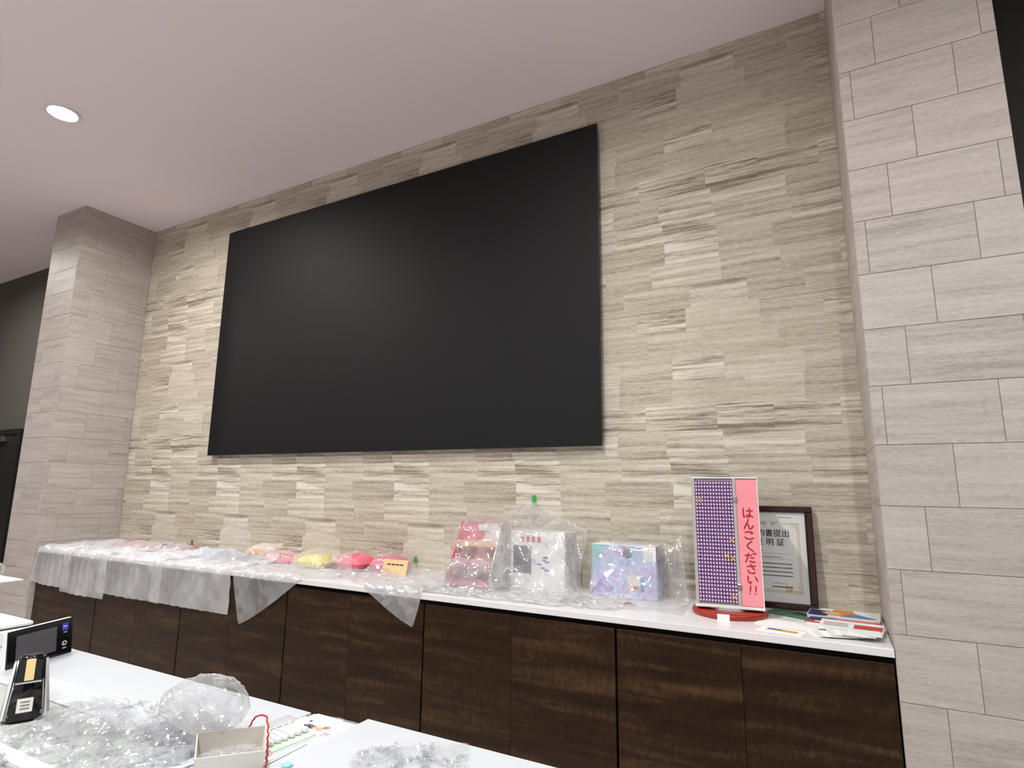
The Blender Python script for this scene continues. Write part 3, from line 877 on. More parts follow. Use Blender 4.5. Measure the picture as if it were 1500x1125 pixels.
# big wrapper over pink rack and white carton, taped to the wall
def wrapper(top, yend, zstart, length, seed, label, boxes, nu=62, nv=64, mt=M_FILM_HAZE, spread_=1.0, amp=0.010):
    """film whose top edge is held along a polyline; the rest falls forward over the boxes"""
    top = [np.array(p, float) for p in top]
    seg = [np.linalg.norm(b_ - a_) for a_, b_ in zip(top, top[1:])]; tot = sum(seg)
    row = []
    for i in range(nu):
        d = tot * i / (nu - 1); k = 0
        while k < len(seg) - 1 and d > seg[k]: d -= seg[k]; k += 1
        row.append(top[k] + (top[k + 1] - top[k]) * min(1, d / seg[k]))
    row = np.array(row)
    P = np.zeros((nv, nu, 3)); rng = np.random.RandomState(seed)
    for j in range(nv):
        v = j / (nv - 1)
        P[j, :, 0] = row[:, 0].mean() + (row[:, 0] - row[:, 0].mean()) * (1 + (spread_ - 1) * v)
        P[j, :, 1] = row[:, 1] * (1 - v) + yend * v
        k = min(1, v * 6)
        P[j, :, 2] = row[:, 2] * (1 - k) + zstart * k + 0.015 * rng.randn(nu)
    pins = {(0, i): row[i] for i in range(nu)}
    P = sim(P, tot / (nu - 1) * 1.04, length / (nv - 1), boxes, (WALL, PILR, (1, 1, -0.612, None)), pins, 150, 8, 0.007, seed, bend=0.4, wrinkle=0.05, stick=0.55)
    h = crumple(P, amp, 8, seed)
    k = np.clip(np.arange(nv) / 6.0, 0, 1)[:, None, None]
    P = P * (1 - k) + h * k
    return sheet_obj('plastic_film', P, mt, label, 'plastic film', group='film sheets draped over the back counter')
wrapper([(-2.16, -0.24, 1.235), (-2.05, -0.17, 1.297), (-1.90, -0.10, 1.325), (-1.744, -0.012, 1.398), (-1.60, -0.04, 1.345), (-1.36, -0.12, 1.252)], -0.62, 1.33, 0.72, 7,
        'large clear film sheet hung from green tape over the white carton and pink rack', BX, spread_=1.05)
tp = thing('tape', 'strip of green tape holding the film peak to the tiled wall', 'tape', (-1.744, -0.006, 1.385))
bm = bmesh.new()
for k in range(6):
    z0, z1 = k * 0.0085, (k + 1) * 0.0085
    bx(bm, -0.012, 0.012, -0.0045 - 0.001 * (k % 2), -0.002 - 0.001 * (k % 2), z0, z1)
from_bm('tape_strip', bm, M_CLIP, tp)
wrapper([(-1.36, -0.12, 1.10), (-1.31, -0.06, 1.198), (-1.10, -0.06, 1.203), (-0.955, -0.06, 1.203), (-0.90, -0.09, 1.19), (-0.855, -0.11, 1.262)], -0.46, 1.22, 0.54, 8,
        'clear film sheet wrapped over the pastel printed carton', BX, 56, 50, spread_=1.05, amp=0.008)
# loose crumpled film between the cartons
def loose(p00, w, d, seed, label, sq=(0.7, 0.75)):
    P, ru, rv = quad_grid(p00, (w, 0), (0, d), 50, 40, sq, ZK + 0.12, 0.05, seed)
    P = sim(P, ru, rv, BX, (WALL, PILR), None, 60, 7, 0.008, seed, bend=0.5, wrinkle=0.06, stick=0.3)
    P = crumple(P, 0.016, 9, seed)
    sheet_obj('plastic_film', P, M_FILM_HAZE, label, 'plastic film')
loose((-1.66, -0.60), 0.66, 0.38, 9, 'loose crumpled clear film lying in front of the white and pastel cartons')
loose((-2.24, -0.62), 0.70, 0.36, 10, 'loose crumpled clear film lying at the foot of the pink rack')
def tape_stub(x, z, label):
    q = thing('tape', label, 'tape', (x, -0.004, z))
    bm = bmesh.new(); bx(bm, -0.012, 0.012, -0.004, -0.001, 0, 0.018); bx(bm, -0.011, 0.011, -0.005, -0.0015, 0.018, 0.036)
    from_bm('tape_strip', bm, M_CLIP, q)
tape_stub(-2.62, 0.985, 'short green tape tab on the wall left of the pink rack')
tape_stub(-5.01, 0.972, 'tiny green tape tab on the wall above the film-covered booklets')

# ------------------------------------------------------------------ writing helpers
def ribbon(bm, pts, w, d=0.0008, nrm=-1):
    """flat brush stroke in the local xz plane, facing -y"""
    d0 = d
    for si, ((x0, z0), (x1, z1)) in enumerate(zip(pts, pts[1:])):
        d = d0 + 0.00012 * (si % 6)
        dx, dz = x1 - x0, z1 - z0
        L = math.hypot(dx, dz)
        if L < 1e-6: continue
        px, pz = -dz / L * w / 2, dx / L * w / 2
        ex, ez = dx / L * w * 0.25, dz / L * w * 0.25
        c = [(x0 + px - ex, z0 + pz - ez), (x1 + px + ex, z1 + pz + ez), (x1 - px + ex, z1 - pz + ez), (x0 - px - ex, z0 - pz - ez)]
        f = [bm.verts.new((x, -d, z)) for x, z in c]; b = [bm.verts.new((x, 0, z)) for x, z in c]
        bm.faces.new(f); bm.faces.new(b)
        for k in range(4):
            j = (k + 1) % 4; bm.faces.new((f[k], f[j], b[j], b[k]))
def text_obj(body, size, mt, parent, loc, rot, name='lettering', align='LEFT', ext=0.0004, bold=0.0):
    cu = bpy.data.curves.new(name, 'FONT'); cu.body = body; cu.size = size; cu.align_x = align; cu.align_y = 'CENTER'
    cu.extrude = ext; cu.materials.append(mt); cu.resolution_u = 3
    tmp = bpy.data.objects.new('tmp_text', cu); COL.objects.link(tmp)
    dg = bpy.context.evaluated_depsgraph_get()
    me = bpy.data.meshes.new_from_object(tmp.evaluated_get(dg))
    bpy.data.objects.remove(tmp); bpy.data.curves.remove(cu)
    if bold:                                                # thicken the strokes: shifted copies of the outline
        bm = bmesh.new()
        for k, (dx, dy) in enumerate(((0, 0), (bold, 0), (-bold, 0), (0, bold))):
            q = me.copy()
            for v in q.vertices: v.co += Vector((dx, dy, 0.00004 * k))
            bm.from_mesh(q); bpy.data.meshes.remove(q)
        bm.to_mesh(me); bm.free()
    me.name = name
    return link(name, me, parent, loc, rot)

# ------------------------------------------------------------------ revolving stamp rack
t = thing('stamp_rack', 'revolving name-stamp rack with purple grid and pink lettered panel on a red base', 'stamp rack', (-0.605, -0.30, ZK), 0.14)
bm = bmesh.new(); lathe(bm, [(0.0, 0.0), (0.158, 0.0), (0.163, 0.006), (0.163, 0.018), (0.158, 0.024), (0.14, 0.026), (0.0, 0.026)], 56)
from_bm('round_base', bm, M_RED, t, smooth=True)
bm = bmesh.new(); cyl(bm, 0.09, 0.09, 0.026, 0.036, 40); from_bm('turntable', bm, M_GREYP, t)
x0, x1 = -0.139, 0.146; yf = -0.075
y0 = yf; y1 = 0.13
zb, zt = 0.036, 0.605
box_obj('rack_case', x0, x1, y0 + 0.006, y1, zb, zt, M_GREYP, t, 0.003)
box_obj('bottom_rail', x0 - 0.004, x1 + 0.002, y0 - 0.006, y1, zb, zb + 0.012, M_WHITE, t, 0.002)
box_obj('top_rail', x0 - 0.002, x1 + 0.002, y0 - 0.004, y1, zt, zt + 0.006, M_WHITE, t, 0.002)
xm = 0.055
pn = box_obj('stamp_panel', x0 + 0.014, xm - 0.016, y0 - 0.001, y0 + 0.006, zb + 0.022, zt - 0.012, M_PURPLE, t)
for a, b in ((x0, x0 + 0.014), (xm - 0.016, xm - 0.002)):
    box_obj('panel_rail', a, b, y0 - 0.005, y0 + 0.006, zb + 0.012, zt, M_GREYP, t, 0.0015)
bm = bmesh.new(); bm2 = bmesh.new()
nx, nz = 13, 33
rg = random.Random(2)
for j in range(nz):
    for i in range(nx):
        cx = x0 + 0.014 + (i + 0.5 + 0.0) * (xm - 0.030 - x0) / nx
        cz = zb + 0.022 + (j + 0.5) * (zt - zb - 0.034) / nz
        w = 0.0036; hh = 0.0048
        yo = y0 - 0.0045 - rg.random() * 0.002
        ring = [(cx + w * math.cos(q * math.pi / 4), cz + hh * math.sin(q * math.pi / 4)) for q in range(8)]
        fr_ = [bm.verts.new((px, yo, pz)) for px, pz in ring]; bk_ = [bm.verts.new((px, y0 - 0.001, pz)) for px, pz in ring]
        bm.faces.new(fr_)
        for q in range(8): bm.faces.new((fr_[q], bk_[q], bk_[(q + 1) % 8], fr_[(q + 1) % 8]))
        if i < nx - 1 and rg.random() < 0.3: bx(bm2, cx + 0.0046, cx + 0.0068, y0 - 0.003, y0 - 0.001, cz - 0.002, cz + 0.002)
o = from_bm('stamps', bm, M_STAMP, t); o['kind'] = 'stuff'
o = from_bm('stamp_slots', bm2, M_NAVY, t); o['kind'] = 'stuff'
for (px, pz) in ((-0.106, 0.505), (0.024, 0.33), (0.001, 0.262), (0.027, 0.25), (0.025, 0.085)):
    bm = bmesh.new(); ribbon(bm, [(-0.008, -0.009), (0.008, 0.009)], 0.004); ribbon(bm, [(-0.008, 0.009), (0.008, -0.009)], 0.004)
    from_bm('yellow_cross', bm, M_YELLOW, t, (px, y0 - 0.0068, pz))
pk = box_obj('pink_panel', xm - 0.001, x1 - 0.004, y0 - 0.004, y0 + 0.006, zb + 0.014, zt - 0.004, M_PINK, t, 0.001)
box_obj('panel_edge', x1 - 0.004, x1, y0 - 0.005, y0 + 0.006, zb + 0.012, zt, M_WHITE, t)
for z in (0.118, 0.50):
    la = box_obj('latch', xm - 0.016, xm + 0.002, y0 - 0.010, y0 - 0.004, z, z + 0.026, M_SILVER, t, 0.002)
box_obj('paper_tag', -0.05, 0.0, -0.168, -0.164, -0.0, 0.026, M_PAPER, t)
# hand brushed words, one stroke set per character (unit square, z up)
GL = {
 'は': [[(.12, .95), (.1, .6), (.14, .1), (.2, .2)], [(.38, .68), (.95, .72)], [(.68, .95), (.68, .3), (.6, .12), (.44, .12), (.42, .25), (.56, .33), (.78, .24), (.95, .1)]],
 'ん': [[(.52, .95), (.3, .5), (.1, .08), (.3, .45), (.46, .5), (.52, .3), (.58, .1), (.72, .1), (.92, .4)]],
 'こ': [[(.15, .8), (.5, .86), (.82, .78), (.68, .66)], [(.12, .3), (.3, .12), (.6, .1), (.9, .18)]],
 'く': [[(.72, .95), (.2, .52), (.82, .05)]],
 'だ': [[(.05, .72), (.6, .76)], [(.34, .95), (.24, .5), (.08, .08)], [(.48, .5), (.78, .5)], [(.42, .22), (.55, .1), (.85, .12)], [(.72, .96), (.8, .82)], [(.88, 1.0), (.96, .86)]],
 'さ': [[(.12, .72), (.88, .8)], [(.42, .98), (.58, .64), (.78, .42)], [(.2, .36), (.24, .16), (.5, .06), (.82, .12)]],
 'い': [[(.15, .85), (.14, .4), (.28, .12), (.4, .3)], [(.74, .8), (.88, .55), (.92, .36)]],
 '!!': [[(.3, .95), (.24, .35)], [(.2, .14), (.19, .06)], [(.78, .95), (.72, .35)], [(.68, .14), (.67, .06)]],
}
zz = 0.476
for ch, hh, ww, dx in (('は', .046, .046, 0), ('ん', .046, .048, .002), ('こ', .040, .046, .002), ('く', .048, .040, .004), ('だ', .044, .050, .004), ('さ', .042, .046, .006), ('い', .042, .048, .008), ('!!', .038, .046, .009)):
    bm = bmesh.new()
    for st in GL[ch]:
        p3 = smooth_path([(p[0], p[1], 0) for p in st], 5) if len(st) > 2 else [Vector((p[0], p[1], 0)) for p in st]
        ribbon(bm, [((p.x - .5) * ww, (p.y - .5) * hh) for p in p3], 0.0056)
    from_bm('brushed_letter', bm, M_REDINK, t, (xm + 0.043 + dx * 0.5, y0 - 0.0042, zz - hh / 2))
    zz -= hh + 0.004
# curled slip of paper at the top left of the rack
n = 10
q = thing('paper_slip', 'curled white paper slip sticking out from the top of the stamp rack', 'paper', (-0.735, -0.30, ZK + 0.612))
bm = bmesh.new()
prev = None
for k in range(n + 1):
    u = k / n
    x = 0.05 - u * 0.155; z = 0.0 + 0.004 * math.sin(u * 3) - 0.026 * u ** 3
    a = bm.verts.new((x, -0.05 - 0.01 * u, z - 0.022 * u)); b = bm.verts.new((x, 0.05 - 0.02 * u, z + 0.012 * u))
    if prev: bm.faces.new((prev[0], a, b, prev[1]))
    prev = (a, b)
bmesh.ops.solidify(bm, geom=bm.faces[:], thickness=0.0015)
from_bm('slip', bm, M_PAPER, q, smooth=True)

# ------------------------------------------------------------------ framed certificate leaning on the wall
t = thing('picture_frame', 'certificate in a dark red-brown frame leaning on the wall behind the stamp rack', 'picture frame', (-0.445, -0.062, ZK + 0.001), 0.0)
t.rotation_euler = (-0.075, 0, 0)
hw, fh, fw = 0.198, 0.478, 0.030
for nm, a in (('frame_rail', (-hw, hw, 0, fw)), ('frame_rail', (-hw, hw, fh - fw, fh)), ('frame_stile', (-hw, -hw + fw, fw, fh - fw)), ('frame_stile', (hw - fw, hw, fw, fh - fw))):
    r = box_obj(nm, a[0], a[1], -0.012, 0.012, a[2], a[3], M_FRAME, t, 0.005, seg=3)
box_obj('backing', -hw + .01, hw - .01, 0.004, 0.010, 0.01, fh - 0.01, M_BLK, t)
box_obj('inner_lip', hw - fw - 0.004, hw - fw, -0.010, 0.003, fw, fh - fw, M_BLK, t)
sh = box_obj('certificate', -hw + fw - .002, hw - fw + .002, 0.001, 0.004, fw - .002, fh - fw + .002, M_PAPER, t)
# gold-grey scrollwork border
bm = bmesh.new()
bl, br, bb, bt = -0.135, 0.135, 0.075, 0.395
def wob(p, q, n, amp, w):
    pts = []
    for k in range(n + 1):
        u = k / n
        x = p[0] + (q[0] - p[0]) * u; z = p[1] + (q[1] - p[1]) * u
        s = amp * math.sin(u * n * 1.9)
        if abs(q[0] - p[0]) > abs(q[1] - p[1]): z += s
        else: x += s
        pts.append((x, z))
    ribbon(bm, pts, w, 0.0005)
for off in (0, 0.007):
    wob((bl, bb + off), (br, bb + off), 60, 0.003, 0.0035); wob((br - off, bb), (br - off, bt), 60, 0.003, 0.003)
    wob((bl + off, bb), (bl + off, bt), 60, 0.003, 0.003)
wob((0.06, bt), (br, bt), 20, 0.003, 0.0035); wob((bl, bt), (-0.06, bt), 20, 0.003, 0.0035)
for k in range(40):
    c = rg.choice(((br - .012, bt - .012), (br - .012, bb + .012), (bl + .012, bb + .012), (bl + .012, bt - .012)))
    x, z = c[0] + rg.uniform(-.016, .012), c[1] + rg.uniform(-.02, .02)
    ribbon(bm, [(x, z), (x + rg.uniform(-.008, .008), z + rg.uniform(-.008, .008))], 0.004, 0.0005)
from_bm('border_print', bm, M_CERTBORDER, sh, (0, 0.001, 0))
for s in (-1, 1):
    bm = bmesh.new()
    p = smooth_path([(s * 0.040, 0.404, 0), (s * 0.030, 0.393, 0), (s * 0.014, 0.392, 0), (s * 0.018, 0.402, 0), (s * 0.028, 0.398, 0)], 5)
    ribbon(bm, [(v.x, v.y) for v in p], 0.004, 0.0006)
    ribbon(bm, [(s * 0.014, 0.392), (s * 0.022, 0.381)], 0.003, 0.0006)
    from_bm('gold_ornament', bm, M_GOLD, sh, (0, 0.0008, 0))
RF = (math.pi / 2, 0, 0)
text_obj('誓約書提出', 0.037, M_INK, sh, (0.002, 0.0004, 0.345), RF, align='CENTER', bold=0.0006)
text_obj('証 明 証', 0.037, M_INK, sh, (0.004, 0.0004, 0.303), RF, align='CENTER', bold=0.0006)
bm = bmesh.new()
def dashes(x0, x1, z, h, mean=0.004, gap=0.0012):
    x = x0
    while x < x1:
        w = mean * rg.uniform(0.6, 1.3)
        bx(bm, x, min(x + w, x1), 0.0004, 0.001, z - h / 2 * rg.uniform(.7, 1), z + h / 2 * rg.uniform(.7, 1)); x += w + gap
dashes(0.045, 0.105, 0.424, 0.0035, 0.003)
dashes(-0.12, -0.03, 0.262, 0.004); dashes(-0.12, 0.055, 0.235, 0.004)
for k in range(5):
    dashes(-0.105 if k else -0.085, 0.098 if k < 4 else -0.04, 0.205 - k * 0.0185, 0.0065, 0.005, 0.0014)
dashes(0.01, 0.07, 0.115, 0.0045, 0.004, 0.004); dashes(0.005, 0.092, 0.099, 0.007, 0.006, 0.001); dashes(0.06, 0.09, 0.082, 0.006, 0.006, 0.001)
o = from_bm('small_print', bm, M_INK, sh); o['kind'] = 'stuff'
bm = bmesh.new()
for z in (0.252, 0.226): bx(bm, -0.12, 0.105, 0.0004, 0.001, z - 0.0005, z + 0.0005)
o = from_bm('ruled_line', bm, M_GREYINK, sh)
box_obj('red_seal', 0.062, 0.094, 0.0005, 0.001, 0.074, 0.106, M_TAN, sh)
box_obj('glass', -hw + fw - .001, hw - fw + .001, -0.0045, -0.0035, fw - .001, fh - fw + .001, M_GLASS, t)

# ------------------------------------------------------------------ printed matter at the right end of the counter
t = thing('booklet', 'green glossy booklet lying at the foot of the framed certificate', 'booklet', (-0.36, -0.19, ZK), -0.45)
box_obj('pages', -0.098, 0.098, -0.068, 0.068, 0.0004, 0.005, M_PAPER, t)
box_obj('cover', -0.10, 0.10, -0.07, 0.07, 0.005, 0.0062, M_GREEN, t)
box_obj('dark_photo', 0.0, 0.098, 0.0, 0.068, 0.0062, 0.0068, M_BLK, t)
t = thing('magazine', 'open-air picture magazine with orange and blue cover, near the right pillar', 'magazine', (-0.150, -0.135, ZK), -0.06)
box_obj('pages', -0.136, 0.136, -0.098, 0.098, 0.0004, 0.016, M_PAPER, t)
cv = box_obj('cover', -0.138, 0.138, -0.10, 0.10, 0.016, 0.0175, M_PAPER, t)
def poly(name, pts, z, mt, par):
    bm = bmesh.new()
    lo = [bm.verts.new((p[0], p[1], z)) for p in pts]; hi = [bm.verts.new((p[0], p[1], z + 0.0006)) for p in pts]
    bm.faces.new(lo[::-1]); bm.faces.new(hi)
    for k in range(len(pts)):
        j = (k + 1) % len(pts); bm.faces.new((lo[k], lo[j], hi[j], hi[k]))
    return from_bm(name, bm, mt, par)
poly('navy_picture', [(-0.136, -0.09), (-0.06, -0.09), (-0.05, 0.03), (-0.136, 0.05)], 0.0175, M_NAVY, cv)
poly('orange_picture', [(-0.04, 0.09), (0.03, 0.09), (0.05, 0.0), (0.0, -0.06), (-0.06, -0.06)], 0.0175, M_ORANGE, cv)
poly('blue_picture', [(0.02, -0.01), (0.05, 0.01), (0.125, -0.055), (0.10, -0.075), (-0.01, -0.07)], 0.0182, M_SKYBLUE, cv)
poly('skin_picture', [(-0.085, 0.0), (-0.03, 0.02), (-0.005, -0.03), (-0.06, -0.05)], 0.0183, M_TAN, cv)
t = thing('booklet', 'purple and red striped booklet under the pamphlet with the red block', 'booklet', (-0.155, -0.28, ZK), -0.12)
box_obj('pages', -0.128, 0.128, -0.078, 0.078, 0.0004, 0.010, M_PAPER, t)
cv = box_obj('cover', -0.13, 0.13, -0.08, 0.08, 0.010, 0.0112, M_REDPRINT, t)
box_obj('purple_band', -0.13, -0.03, -0.03, 0.08, 0.0112, 0.0118, M_NAVY, cv)
box_obj('white_band', -0.1, 0.05, -0.06, -0.04, 0.0112, 0.0118, M_PAPER, cv)
t = thing('pamphlet', 'white pamphlet with a dull red block, on top of the pile by the right pillar', 'pamphlet', (-0.128, -0.40, ZK + 0.014), -0.10)
t.rotation_euler = (0.05, 0, -0.10)
box_obj('sheets', -0.112, 0.112, -0.072, 0.072, 0.0, 0.006, M_PAPER, t)
box_obj('red_block', 0.01, 0.108, -0.042, 0.03, 0.006, 0.0066, M_REDPRINT, t)
for z, mt in ((0.0, M_GREYINK), (0.022, M_REDPRINT), (-0.022, M_GREYINK)):
    box_obj('print_row', -0.098, -0.01, z, z + 0.008, 0.006, 0.0066, mt, t)
for k in range(7):
    t = thing('paper_sheet', '%s leaflet in the fan of white leaflets at the counter front' % ['lowest left', 'second from left', 'third from left', 'middle', 'third from right', 'second from right', 'rightmost'][k],
              'leaflet', (-0.235 + k * 0.026, -0.545 + 0.004 * k, ZK + 0.0005 + 0.0022 * k), -0.25 - 0.07 * k, 'fan of white leaflets')
    t.location = (-0.215 + k * 0.0225, -0.515 - 0.004 * (k % 3), ZK + 0.0005 + 0.0034 * k)
    t.rotation_euler = (0.0, 0.02 * (k % 2), 0.42 - 0.075 * k)
    box_obj('sheet', -0.062, 0.050, -0.048, 0.048, 0.0, 0.0013, M_PAPER, t, 0.0004)
    box_obj('folded_flap', -0.062, 0.046, -0.046, 0.047, 0.0014, 0.0030, M_WHITE if k % 2 else M_PAPER, t, 0.0005)
    box_obj('print_row', -0.04, 0.02, -0.038, -0.030, 0.0030, 0.0034, M_LGREEN if k % 3 == 0 else M_GREYP, t)
t = thing('card', 'white card with a small blue and gold picture strip at the counter front', 'card', (-0.375, -0.545, ZK + 0.0004), -0.20)
box_obj('card_board', -0.085, 0.085, -0.05, 0.05, 0, 0.0012, M_PAPER, t)
box_obj('picture_strip', -0.055, 0.06, -0.012, 0.022, 0.0012, 0.0017, M_GOLD, t)
box_obj('blue_strip', -0.055, 0.0, 0.004, 0.022, 0.0017, 0.002, M_BLUE, t)
t = thing('document', 'flat white document lying beside the card in front of the booklets', 'paper', (-0.36, -0.40, ZK + 0.0003), -0.08)
box_obj('sheet', -0.12, 0.12, -0.075, 0.075, 0, 0.001, M_PAPER, t)
box_obj('corner_fold', 0.10, 0.12, 0.05, 0.075, 0.001, 0.002, M_PAPER, t)

# ------------------------------------------------------------------ front service desks
def desk(name, label, x0, x1, y0, y1, z, group=None):
    t = thing(name, label, 'desk', ((x0 + x1) / 2, (y0 + y1) / 2, 0))
    hx, hy = (x1 - x0) / 2, (y1 - y0) / 2
    box_obj('desk_top', -hx, hx, -hy, hy, z - 0.03, z, M_DESK, t, 0.003)
    box_obj('carcass', -hx + .02, hx - .02, -hy + .02, hy - .05, 0.0, z - 0.03, M_WHITE, t)
    return t
ZD = 0.85
desk('service_desk', 'white service desk with the tablet and black terminal', -5.2, -1.497, -2.62, -1.925, ZD)
desk('service_desk', 'narrow lower white desk section under the blister pack', -1.487, -1.302, -2.62, -1.925, 0.849)
desk('service_desk', 'white service desk on the right with crumpled bag on it', -1.292, 0.9, -2.62, -1.922, 0.87)
# raised tray strips and vinyl mat on the left desk
t = thing('paper_tray', 'long flat white tray strip behind the grey desk mat', 'tray', (-2.28, -2.205, ZD))
box_obj('tray_base', -0.45, 0.50, -0.045, 0.045, 0.0, 0.006, M_DESK, t, 0.001)
box_obj('tray_rim', -0.45, 0.50, 0.041, 0.047, 0.0, 0.011, M_WHITE, t, 0.001)
box_obj('divider', 0.075, 0.079, -0.044, 0.041, 0.006, 0.008, M_WHITE, t)
mm = box_obj('desk_mat', -2.85, -1.60, -2.452, -2.254, ZD + 0.0003, ZD + 0.003, M_MAT)
tag(mm, 'thin grey-green vinyl desk mat under the terminal', 'mat')
t = thing('paper_tray', 'white ledge strip along the near side of the desk mat', 'tray', (-1.95, -2.475, ZD))
box_obj('tray_base', -0.30, 0.35, -0.018, 0.018, 0.0, 0.012, M_WHITE, t, 0.003)
box_obj('tray_lip', -0.30, 0.35, -0.024, -0.018, 0.0, 0.008, M_GREYP, t, 0.001)

# tablet-like customer display
A = Vector((-2.651, -2.188)); B = Vector((-2.735, -1.952))
ang = math.atan2(B.y - A.y, B.x - A.x)
t = thing('customer_display', 'black tablet-like customer display with a dim grey screen on the left desk', 'display', ((A.x + B.x) / 2, (A.y + B.y) / 2, ZD), ang)
tl = bpy.data.objects.new('housing_pivot', None)
bpy.data.objects.remove(tl)
L2 = (B - A).length / 2
rt = (-0.10, 0, 0)
h0 = 0.128
box_obj('housing', -L2, L2, 0.004, 0.022, 0.0, h0, M_WHITE, t, 0.004, rot=rt)
fr = box_obj('front_glass', -L2 + .001, L2 - .001, -0.001, 0.005, 0.001, h0 - .001, M_BLK_GLOSS, t, 0.002, rot=rt)
box_obj('screen', -L2 + 0.030, L2 - 0.068, -0.0018, -0.0008, 0.021, h0 - 0.021, M_LCD, fr)
bl_ = box_obj('blue_badge', L2 - 0.045, L2 - 0.022, -0.0018, -0.0008, h0 - 0.042, h0 - 0.016, M_BLUE, fr)
for k in range(4):
    box_obj('badge_mark', L2 - 0.042 + k * 0.0045, L2 - 0.0395 + k * 0.0045, -0.0024, -0.0018, h0 - 0.030, h0 - 0.026, M_PAPER, bl_)
box_obj('badge_caption', L2 - 0.040, L2 - 0.026, -0.0016, -0.0008, h0 - 0.050, h0 - 0.047, M_GREYP, fr)
text_obj('iD', 0.022, M_PAPER, fr, (L2 - 0.034, -0.0012, 0.040), (math.pi / 2, 0, 0), 'logo', 'CENTER')
box_obj('logo_caption', L2 - 0.042, L2 - 0.026, -0.0016, -0.0008, 0.022, 0.026, M_GREYP, fr)
box_obj('foot', -0.07, 0.07, 0.0, 0.09, 0.0, 0.010, M_WHITE, t, 0.003)
box_obj('stand', -0.04, 0.04, 0.03, 0.045, 0.0, 0.08, M_WHITE, t, 0.003, rot=(-0.3, 0, 0))

# white printer at the left frame edge
t = thing('receipt_printer', 'white receipt printer behind the customer display', 'printer', (-3.21, -2.075, ZD - 0.0), 0.0)
bm = bmesh.new(); bx(bm, -0.18, 0.18, -0.12, 0.12, 0, 0.062, 0.008)
from_bm('base_case', bm, M_WHITE, t)
bm = bmesh.new(); bx(bm, -0.178, 0.178, -0.118, 0.118, 0.064, 0.082, 0.008)
from_bm('top_cover', bm, M_WHITE, t)
box_obj('paper_slot', -0.11, 0.12, -0.04, -0.028, 0.0815, 0.083, M_BLK, t)
box_obj('seam', -0.176, 0.176, -0.116, 0.116, 0.061, 0.065, M_BLK, t)
box_obj('button', 0.176, 0.182, -0.09, -0.075, 0.03, 0.045, M_BLK, t)
# plastic dish with film on it, only its edge in view
t = thing('tray', 'thin white tray on a slim stand at the left edge of the photo', 'tray', (-3.50, -1.99, ZD + 0.085))
box_obj('stand', -0.03, 0.03, -0.03, 0.03, -0.0845, 0.118, M_WHITE, t, 0.004)
box_obj('tray_plate', -0.16, 0.17, -0.10, 0.10, 0.118, 0.124, M_WHITE, t, 0.002)
bm = bmesh.new(); bmesh.ops.create_icosphere(bm, subdivisions=4, radius=0.06)
for v in bm.verts:
    k = 1 + 0.25 * mnoise.noise(v.co * 25)
    v.co = Vector((v.co.x * k, v.co.y * k, v.co.z * k * 0.7))
o = from_bm('crumpled_film', bm, M_FILM_CLEAR, None, (-3.45, -1.99, ZD + 0.085 + 0.124 + 0.042), smooth=True)
tag(o, 'small ball of crumpled film on the thin tray at the left edge', 'plastic film')

# black desk terminal (wedge, grey sides, cream strip)
t = thing('desk_terminal', 'upright black wedge-shaped terminal with grey sides, cream strip and square label', 'terminal', (-2.135, -2.345, ZD + 0.003), math.atan2(0.9, 0.42) )
def wedge(bm, wb, wtp, d0, d1, h, y0):
    pts = [(-wb, y0), (wb, y0), (wb, y0 + d0), (-wb, y0 + d0)]
    top = [(-wtp, y0 + 0.035), (wtp, y0 + 0.035), (wtp, y0 + 0.035 + d1), (-wtp, y0 + 0.035 + d1)]
    lo = [bm.verts.new((x, y, 0)) for x, y in pts]; hi = [bm.verts.new((x, y, h)) for x, y in top]
    bm.faces.new(lo[::-1]); bm.faces.new(hi)
    for k in range(4):
        j = (k + 1) % 4; bm.faces.new((lo[k], lo[j], hi[j], hi[k]))
bm = bmesh.new(); wedge(bm, 0.054, 0.036, 0.10, 0.055, 0.150, -0.046)
bmesh.ops.bevel(bm, geom=bm.edges[:], offset=0.010, segments=3, affect='EDGES')
from_bm('side_shell', bm, M_GREYP, t, smooth=True)
bm = bmesh.new(); wedge(bm, 0.044, 0.030, 0.09, 0.05, 0.158, -0.052)
bmesh.ops.bevel(bm, geom=bm.edges[:], offset=0.007, segments=3, affect='EDGES')
bd = from_bm('black_face', bm, M_BLK_GLOSS, t, smooth=True)
sl = math.atan2(0.035, 0.158)
def on_face(name, x0, x1, z0, z1, d, mt, lift=0.0):
    o = box_obj(name, x0, x1, -d - lift, -lift, z0, z1, mt, bd, 0.0006, loc=(0, -0.0525, 0.0), rot=(-sl, 0, 0)); return o
on_face('label', -0.018, 0.016, 0.026, 0.060, 0.0012, M_BEIGECARD)
for k in range(3): on_face('label_print', -0.010, 0.009, 0.034 + k * 0.008, 0.037 + k * 0.008, 0.0005, M_GREYINK, 0.0013)
on_face('slot', -0.026, 0.026, 0.100, 0.152, 0.0010, M_BLK)
on_face('cream_strip', -0.010, 0.010, 0.103, 0.156, 0.003, M_CREAM, 0.001)
on_face('slot_bar', -0.028, 0.028, 0.096, 0.100, 0.004, M_GREYP)
for s in (-1, 1): on_face('screw', s * 0.036 - 0.003, s * 0.036 + 0.003, 0.018, 0.026, 0.002, M_SILVER)

